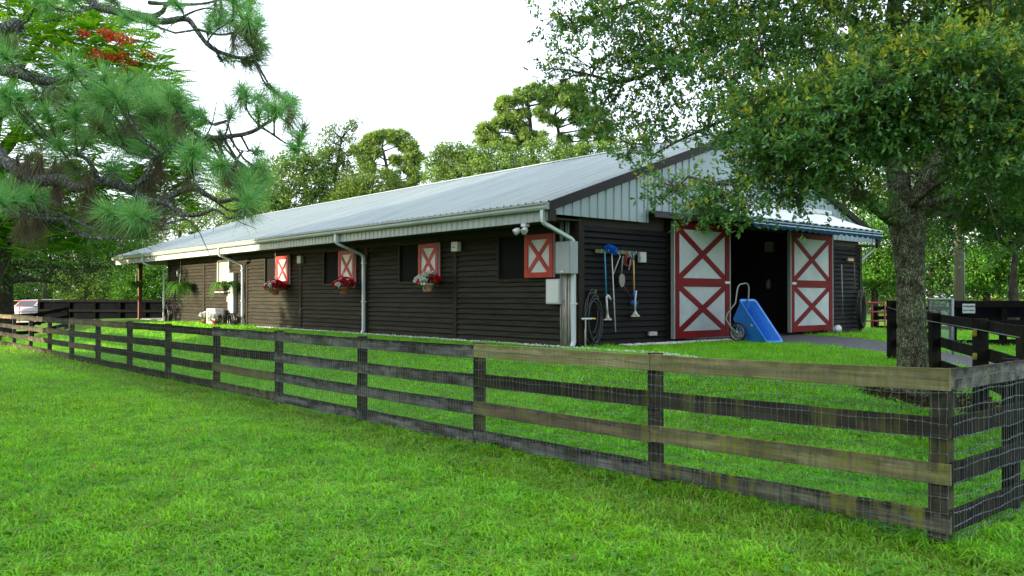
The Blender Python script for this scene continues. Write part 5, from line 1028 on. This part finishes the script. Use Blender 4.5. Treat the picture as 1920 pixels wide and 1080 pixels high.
m = MB(); a = U(-10, 300, 15.4); m.tube([(.7, 0, 2.8), Vector((.7, 0, 2.8)).lerp(a, .5) + Vector((0, 0, .1)), a], [.2, .17, .14], 10); m.build('limb', 'limb_bark', poi, True)
L = Leaves()
def frond_disc(c, n, rad, cols):
    c = np.array(c)
    for _ in range(int(n * 2.3)):
        a = rng.uniform(0, 2 * np.pi); r0 = rad * rng.random() ** .6; el = rng.uniform(-.2, .65); ln = rng.uniform(.26, .44); p0 = c + [np.cos(a) * r0 * .8, np.sin(a) * r0 * .8, rng.normal(0, .15) - .10 * r0]
        a2 = a + rng.normal(0, .5); d = np.array([np.cos(a2), np.sin(a2), el]); k = 11; u = (np.arange(k) + 1.0) / k; pts = p0 + np.outer(u * ln, d); pts[:, 2] -= .30 * ln * u ** 2 * 1.1; sd = np.array([-np.sin(a2), np.cos(a2), 0]); colr = pal(1, cols, var=.22)
        w = .092 * np.sin(np.pi * (u * .82 + .13))
        for s in (1, -1): L.add(pts, np.tile(sd * s + d * .35 + [0, 0, -.18], (k, 1)), np.tile(d, (k, 1)), w, .034, np.repeat(colr, k, 0) * rng.uniform(.85, 1.15, (k, 1)))
pg = [(.14, .36, .022), (.20, .42, .028), (.10, .28, .02), (.25, .45, .035)]
for px, py, d, rad, n in ((40, 20, 15.4, .8, 70), (110, 40, 15.2, .8, 70), (170, 30, 15, .6, 50), (20, 60, 15, .8, 60), (90, 80, 14.8, .8, 70), (160, 70, 14.6, .7, 60), (200, 55, 14.5, .5, 40), (235, 80, 14.2, .45, 36), (215, 130, 14, .5, 40), (265, 110, 14, .5, 40), (285, 140, 13.9, .4, 30), (300, 165, 13.8, .45, 30), (250, 150, 14, .5, 34), (140, 115, 14.4, .7, 60), (60, 120, 14.8, .7, 60), (100, 150, 14.6, .7, 44), (300, 200, 13.8, .45, 30), (325, 235, 13.8, .4, 24), (260, 190, 14, .5, 30), (200, 170, 14.3, .5, 30), (30, 170, 15, .6, 40), (340, 270, 14, .4, 20), (300, 260, 14.2, .6, 40), (240, 250, 14.5, .7, 40), (160, 240, 14.8, .7, 50), (80, 260, 15, .8, 60), (20, 320, 15.2, .8, 60), (100, 340, 15, .8, 60), (190, 330, 14.6, .7, 60), (280, 330, 14.4, .6, 50), (330, 320, 14.2, .5, 34), (60, 400, 15.3, .8, 60), (150, 400, 15, .8, 70), (240, 390, 14.6, .7, 60), (310, 370, 14.3, .5, 40), (20, 440, 15.4, .7, 40), (120, 450, 15.2, .7, 50), (200, 435, 15, .6, 40), (-30, 60, 15.6, .9, 60), (-40, 200, 15.8, .9, 50), (-30, 380, 15.6, .9, 50), (60, -20, 15.8, .9, 60), (140, 0, 15.4, .7, 50), (-20, -20, 16, .9, 50)):
    frond_disc(U(px, py, d), int(n * (2.3 if py > 180 else 1)), rad * (1.25 if py > 220 else 1), pg)
o = L.build('crown', 'frond', poi); o['kind'] = 'stuff'
for px, py, r in ((192, 60, .07), (205, 67, .08), (217, 73, .12), (233, 75, .10), (180, 102, .08), (196, 107, .10), (228, 107, .08), (212, 109, .05), (248, 122, .08), (234, 132, .06), (273, 102, .06), (154, 62, .05), (200, 138, .05), (240, 142, .06)):
    L2 = Leaves(); n = 62; A = rdir(n, .2); C = np.array(U(px, py, 13.55)) + A * r * 1.6 * rng.random((n, 1)) ** .4 * [1.3, 1.3, .7]; L2.add(C, rdir(n), rdir(n), .055, .035, pal(n, [(.50, .05, .012), (.60, .09, .02), (.42, .03, .012)]), .2); k = L2.build('flower_cluster', 'petal', poi); k['kind'] = 'stuff'

# ---- trees behind and round the barn
def bg_tree(name, label, base, trunk_r, trunk_pts, clumps, n, size, cols, cat='tree', group='trees behind the barn', up=.5, puff=False, wts=None, dens=1.0):
    """base (px, d); clumps (px, py, d, r metres)"""
    x, y = W(*base); t = thing(name, label, cat, (x, y, g1(x, y)), 0, group); o = t.location.copy(); U = lambda a, b, c: pt(a, b, c) - o
    m = MB(); tp = [Vector((0, 0, -.3))] + [U(*a) for a in trunk_pts]; q = limb(m, tp, trunk_r, trunk_r * .35, 9, .05); m.build('trunk', 'far_bark', t, True); qa = np.array([tuple(v) for v in q[len(q) // 3:]])
    L = Leaves(); m = MB(); tot = sum(c[3] ** 2 for c in clumps)
    for px, py, d, r in clumps:
        c = np.array(U(px, py, d)); k = max(30, int(2.6 * n * r * r / tot)); r = r * 1.05
        b = Vector(qa[np.argmin(((qa - c) ** 2).sum(1) + (qa[:, 2] > c[2]) * 9)]); mid = b.lerp(Vector(c), .5) + Vector((0, 0, .12 * r)); m.tube([b, mid, Vector(c)], [trunk_r * .3, trunk_r * .2, trunk_r * .08], 5, False)
        if puff:
            for _ in range(7):
                cc = c + rdir(1)[0] * r * .9 * rng.random() ** .4 * [1, 1, .6]; kk = k // 9; A = rdir(kk, .35); m.tube([Vector(c), Vector(cc)], [.04, .02], 3, False)
                L.add(cc + A * .05, A, rdir(kk), size * rng.uniform(.7, 1.3, kk), size * .13, pal(kk, cols, wts))
        else:
            ns = max(3, k // 26); dirs = rdir(ns, .12); cs = c + dirs * r * rng.random((ns, 1)) ** .38 * [1, 1, .82]
            for cc in cs:
                kk = 26; A = rdir(kk, .15); C = cc + A * rng.random((kk, 1)) ** .5 * size * 2.0 * [1, 1, .7]; D = unit(A + rdir(kk) * .8); f = rng.uniform(.8, 1.25)
                L.add(C, D, np.cross(D, [0, 0, 1.0]) + rdir(kk) * .7, size * rng.uniform(.6, 1.2, kk), size * .55, np.clip(pal(kk, cols, wts) * f, .003, 1), .1)
    k = m.build('branches', 'far_bark', t); k['kind'] = 'stuff'; k = L.build('crown', 'leaf', t); k['kind'] = 'stuff'; return t
lime = [(.115, .20, .045), (.15, .23, .055), (.09, .17, .04)]; mid_ = [(.075, .14, .03), (.10, .17, .035), (.12, .17, .04)]; deep = [(.022, .05, .018), (.03, .065, .02), (.018, .042, .018)]; pineg = [(.17, .27, .075), (.22, .31, .085), (.13, .22, .065)]; vivid = [(.05, .16, .018), (.09, .22, .022), (.035, .11, .016)]
d = 60
bg_tree('oak_tree', 'rounded pale green oak above the roof just right of the pine needles', (535, d), .3, [(535, 480, d), (535, 380, d)], [(520, 325, d, 1.7), (560, 310, d, 1.6), (500, 365, d - 1, 1.8), (545, 370, d - 1, 1.9), (590, 345, d, 1.7), (585, 300, d, 1.2), (480, 400, d - 1, 1.9), (530, 415, d - 1, 2), (450, 385, d, 1.8), (600, 385, d, 1.5)], 9000, .21, lime)
bg_tree('oak_tree', 'thin open tree whose two bare-looking sprays stand above the crowns', (630, d + 2), .22, [(628, 470, d + 2), (628, 340, d + 2), (640, 260, d + 2)], [(652, 240, d + 2, .7), (664, 232, d + 2, .45), (645, 262, d + 2, .8), (622, 245, d + 2, .6), (615, 270, d + 2, 1.0), (632, 295, d + 2, 1.2), (605, 305, d + 2, 1.1), (655, 300, d + 2, 1.0), (630, 340, d + 2, 1.6), (660, 350, d + 2, 1.6), (600, 350, d + 2, 1.5), (630, 390, d, 1.6), (680, 380, d, 1.6)], 6000, .19, mid_)
bg_tree('pine_tree', 'round-crowned pine standing above the middle of the roof', (735, 66), .24, [(735, 470, 66), (733, 360, 66), (722, 300, 66), (716, 275, 66)], [(700, 264, 66, 1.0), (722, 258, 66, 1.0), (745, 262, 66, 1.0), (762, 272, 66, .9), (775, 292, 66, .9), (684, 278, 66, .9), (668, 285, 66, .8), (772, 320, 66, .9), (752, 300, 66, .9), (700, 292, 66, .8), (765, 345, 66, 1.0), (780, 335, 66, .7), (730, 330, 66, .8), (690, 310, 66, 1.1), (745, 355, 66, .9), (775, 362, 66, .8)], 7000, .55, pineg, 'pine tree', puff=True)
bg_tree('oak_tree', 'low leafy tree in front of the round-crowned pine', (700, 58), .2, [(700, 470, 58), (700, 380, 58)], [(680, 340, 58, 1.5), (710, 350, 58, 1.5), (660, 365, 58, 1.4), (740, 360, 58, 1.2), (700, 380, 57, 1.6), (770, 370, 58, .8), (640, 385, 58, 1.3)], 5000, .18, mid_)
bg_tree('oak_tree', 'yellowish low oak over the roof between the two pines', (840, 56), .22, [(850, 470, 56), (850, 350, 56)], [(835, 285, 56, .9), (822, 300, 56, .9), (860, 290, 56, 1.1), (880, 305, 56, 1.1), (850, 315, 56, 1.3), (815, 320, 56, 1.0), (900, 310, 56, 1.0), (875, 335, 55, 1.3), (830, 340, 55, 1.2)], 5500, .17, lime)
bg_tree('pine_tree', 'tallest spreading pine above the roof right of centre', (1010, 64), .32, [(1005, 450, 64), (1000, 320, 64), (995, 240, 64), (990, 190, 64)], [(960, 190, 64, 1.2), (985, 178, 64, 1.2), (1010, 175, 64, 1.0), (1045, 168, 64, 1.2), (1068, 175, 64, 1.1), (940, 205, 64, 1.1), (925, 235, 64, 1.0), (910, 245, 64, .8), (950, 235, 64, 1.2), (975, 225, 64, 1.1), (1000, 215, 64, 1.1), (985, 255, 64, 1.2), (930, 265, 64, 1.0), (955, 275, 64, 1.1), (1010, 260, 64, 1.0), (905, 265, 64, .7), (1035, 195, 64, .9)], 9500, .55, pineg, 'pine tree', puff=True)
bg_tree('pine_tree', 'leaning open pine half hidden by the oak leaves above the roof', (1065, 66), .28, [(1060, 450, 66), (1050, 300, 66), (1048, 250, 66), (1040, 215, 66)], [(1050, 185, 66, 1.1), (1075, 195, 66, 1.2), (1095, 180, 66, 1.0), (1100, 210, 66, 1.2), (1080, 225, 66, .9), (1120, 220, 66, 1.0), (1115, 245, 66, .9), (1035, 225, 66, .9), (1095, 255, 66, .8), (1130, 265, 66, .9), (1060, 265, 66, .8), (1080, 280, 66, 1.0), (1145, 240, 66, .9)], 6500, .55, pineg, 'pine tree', puff=True)
bg_tree('oak_tree', 'olive oak crowns massed along the roof ridge below the tall pines', (980, 55), .25, [(980, 450, 55), (980, 330, 55)], [(905, 290, 55, 1.0), (935, 295, 55, 1.1), (965, 300, 55, 1.1), (1000, 290, 55, 1.1), (1030, 285, 55, 1.1), (1060, 290, 55, 1.0), (1090, 290, 55, .9), (940, 315, 54, 1.1), (990, 310, 54, 1.1), (1040, 305, 54, 1.0), (900, 320, 54, 1.1), (1075, 300, 54, .9), (1120, 285, 55, .9), (1150, 285, 55, .9), (1190, 270, 55, .9)], 7000, .17, lime)
# left
bg_tree('oak_tree', 'dark spreading oak at the left edge shading the paddock fence', (6, 36), .55, [(5, 560, 36), (8, 500, 36), (15, 450, 36), (30, 420, 36)], [(20, 430, 35, 1.8), (80, 440, 35, 1.7), (140, 435, 35, 1.6), (60, 480, 34, 1.3), (110, 490, 34, 1.2), (170, 470, 41, 1.5), (205, 440, 41.5, 1.5), (0, 490, 34, 1.3), (-50, 440, 35, 2), (150, 505, 40.5, 1.0), (230, 455, 42, 1.5), (270, 430, 44, 1.3), (100, 530, 40, 1.1), (190, 500, 43, 1.2), (60, 520, 40, 1.1), (100, 400, 36, 2), (30, 390, 36, 2), (180, 400, 36, 1.6), (-40, 520, 34, 1.1)], 16000, .13, deep, group='trees left of the barn')
for px, dd, lab, cl, pl_ in ((60, 74, 'sunlit bush-like tree behind the dark oak trunk', [(40, 560, 74, 1.8), (80, 545, 74, 1.8), (30, 530, 75, 2), (70, 510, 75, 2.2), (110, 560, 74, 1.4), (0, 550, 75, 2)], vivid), (160, 70, 'yellow-green tree directly above the black screen fence', [(150, 530, 70, 1.8), (190, 545, 70, 1.7), (140, 560, 70, 1.4), (200, 515, 70, 1.9), (170, 500, 70, 1.8), (225, 555, 70, 1.2), (120, 520, 71, 1.8), (160, 465, 71, 2.2)], lime), (265, 66, 'bright leafy tree behind the porch post', [(240, 520, 66, 1.7), (280, 530, 66, 1.7), (260, 550, 66, 1.4), (300, 550, 66, 1.4), (320, 520, 66, 1.7), (230, 560, 66, 1.0), (290, 500, 66, 1.7), (340, 550, 66, 1.5), (250, 480, 67, 1.8)], vivid), (330, 68, 'tall pale tree rising behind the far end of the roof', [(330, 450, 68, 2.2), (300, 430, 68, 2), (370, 420, 68, 2.1), (340, 400, 68, 2), (400, 395, 68, 2), (430, 370, 68, 2), (390, 430, 67, 2), (450, 410, 68, 2), (280, 470, 67, 1.8), (420, 345, 69, 1.8), (470, 380, 67, 2), (350, 370, 69, 1.8)], lime)):
    bg_tree('tree', lab, (px, dd), .25, [(px, 590, dd), (px, 530, dd), (px, 490, dd)], cl, 7000, .2, pl_, group='trees left of the barn')
x, y = W(83, 66); tt = thing('bare_trunk', 'straight grey bare trunk standing between the left trees', 'tree trunk', (x, y, g1(x, y))); MB().tube([(0, 0, -.2), (.05, 0, 2.5), (0, 0, 6)], [.2, .18, .14], 10, wob=.04).build('trunk', 'far_bark', tt, True)
# right
for px, dd, lab, cl, pl_, n, s in ((1640, 36, 'bright green tree just beyond the right corner of the barn', [(1640, 440, 36, .9), (1625, 480, 36, .8), (1655, 500, 36, .9), (1640, 530, 36, .8), (1660, 460, 36, .9), (1680, 530, 36, .9), (1625, 520, 37, .7), (1700, 490, 37, .9), (1650, 405, 37, .9)], vivid, 7500, .12),
        (1745, 40, 'mid green tree between the oak trunk and the utility pole', [(1740, 500, 40, 1.1), (1770, 530, 40, .9), (1750, 460, 40, 1.1), (1730, 540, 40, .8), (1790, 490, 40, 1.0), (1770, 440, 41, 1.2), (1710, 440, 41, 1.2)], deep + vivid, 7000, .13),
        (1850, 34, 'glowing leafy tree right of the utility pole', [(1830, 500, 34, .8), (1860, 480, 34, .8), (1900, 500, 34, .9), (1880, 530, 34, .7), (1840, 535, 34, .6), (1920, 470, 34, .9), (1815, 530, 34, .5), (1850, 455, 34.5, .7), (1950, 520, 34, .9)], vivid, 8000, .12),
        (1900, 26, 'dark tree overhead at the right edge behind the oak', [(1880, 400, 26, 1.2), (1830, 420, 26, 1.0), (1780, 400, 26, 1.1), (1930, 430, 26, 1.1), (1730, 380, 27, 1.2), (1980, 400, 26, 1.3), (1850, 350, 26, 1.4), (1920, 330, 26, 1.4), (1790, 330, 27, 1.4), (1700, 330, 27, 1.2), (1860, 270, 27, 1.4), (1950, 250, 27, 1.5)], deep, 12000, .11),
        (1690, 48, 'far dark tree seen above the right roof slope', [(1640, 360, 48, 1.9), (1690, 400, 48, 1.7), (1600, 380, 48, 1.4), (1740, 380, 48, 1.8), (1680, 330, 49, 1.9), (1620, 320, 49, 1.9), (1750, 310, 49, 1.9), (1560, 350, 49, 1.6), (1720, 440, 48, 1.4)], mid_, 8000, .17)):
    bg_tree('tree', lab, (px, dd), .2, [(px, 560, dd), (px, 520, dd), (px + 5, 470, dd)], cl, n, s, pl_, group='trees right of the barn')
# tall trees added out of view west of the lawn to keep the low sun off the lawn and the near end of the barn
for k, (x, y, h) in enumerate(((-29, 11.8, 13), (-30, 5, 13), (-31, 16.5, 9), (-24, 15.5, 11), (-27, 9.5, 13), (-25, 3.5, 12), (-28, -2.5, 13), (-26, -8.5, 12), (-24, -14.5, 12), (-22, -20, 11), (-34, 6, 14), (-35, -5, 14), (-33, -15, 14))):
    t = thing('oak_tree', 'unseen oak added to shade the lawn from beyond its left edge', 'oak tree', (x, y, g1(x, y)), 0, 'added shade oaks west of the lawn')
    MB().tube([(0, 0, -.2), (.1, 0, 2), (0, .1, h * .6)], [.35, .28, .15], 10, wob=.05).build('trunk', 'far_bark', t, True); L = Leaves()
    for _ in range(26): clump_leaves(L, (random.uniform(-2.4, 2.4), random.uniform(-2.6, 2.6), random.uniform(.6, h)), random.uniform(1.4, 2.1), 700, .6, mid_)
    q = L.build('crown', 'leaf', t); q['kind'] = 'stuff'
hd = thing('shade_hedge', 'unseen added hedge beyond the left end of the lawn', 'shade_hedge', (-24, 24, g1(-24, 24))); L = Leaves()  # added out of view to keep the low sun off the far lawn
for k in range(34): clump_leaves(L, (random.uniform(-1.2, .6), -9 + k * .55, random.uniform(.4, 1.5)), random.uniform(.7, 1.0), 420, .16, mid_)
q = L.build('foliage', 'leaf', hd); q['kind'] = 'stuff'
# far wood that closes the view
def wood():
    L = Leaves()
    for k in range(260):
        a = R(random.uniform(-48, 48)); d = random.uniform(84, 108); x, y = math.sin(a) * d, math.cos(a) * d; h = random.uniform(3.5, 7.0); r = random.uniform(1.8, 3.2)
        for z in np.arange(.8, h, 1.7): clump_leaves(L, (x + random.uniform(-1, 1), y + random.uniform(-1, 1), z - .6), r * (1 - .35 * z / h), 70, .6, mid_ if k % 3 else deep, flat=.9)
    return tag(L.build('far_wood', 'leaf'), 'far belt of woodland closing the view', kind='stuff')
wood()
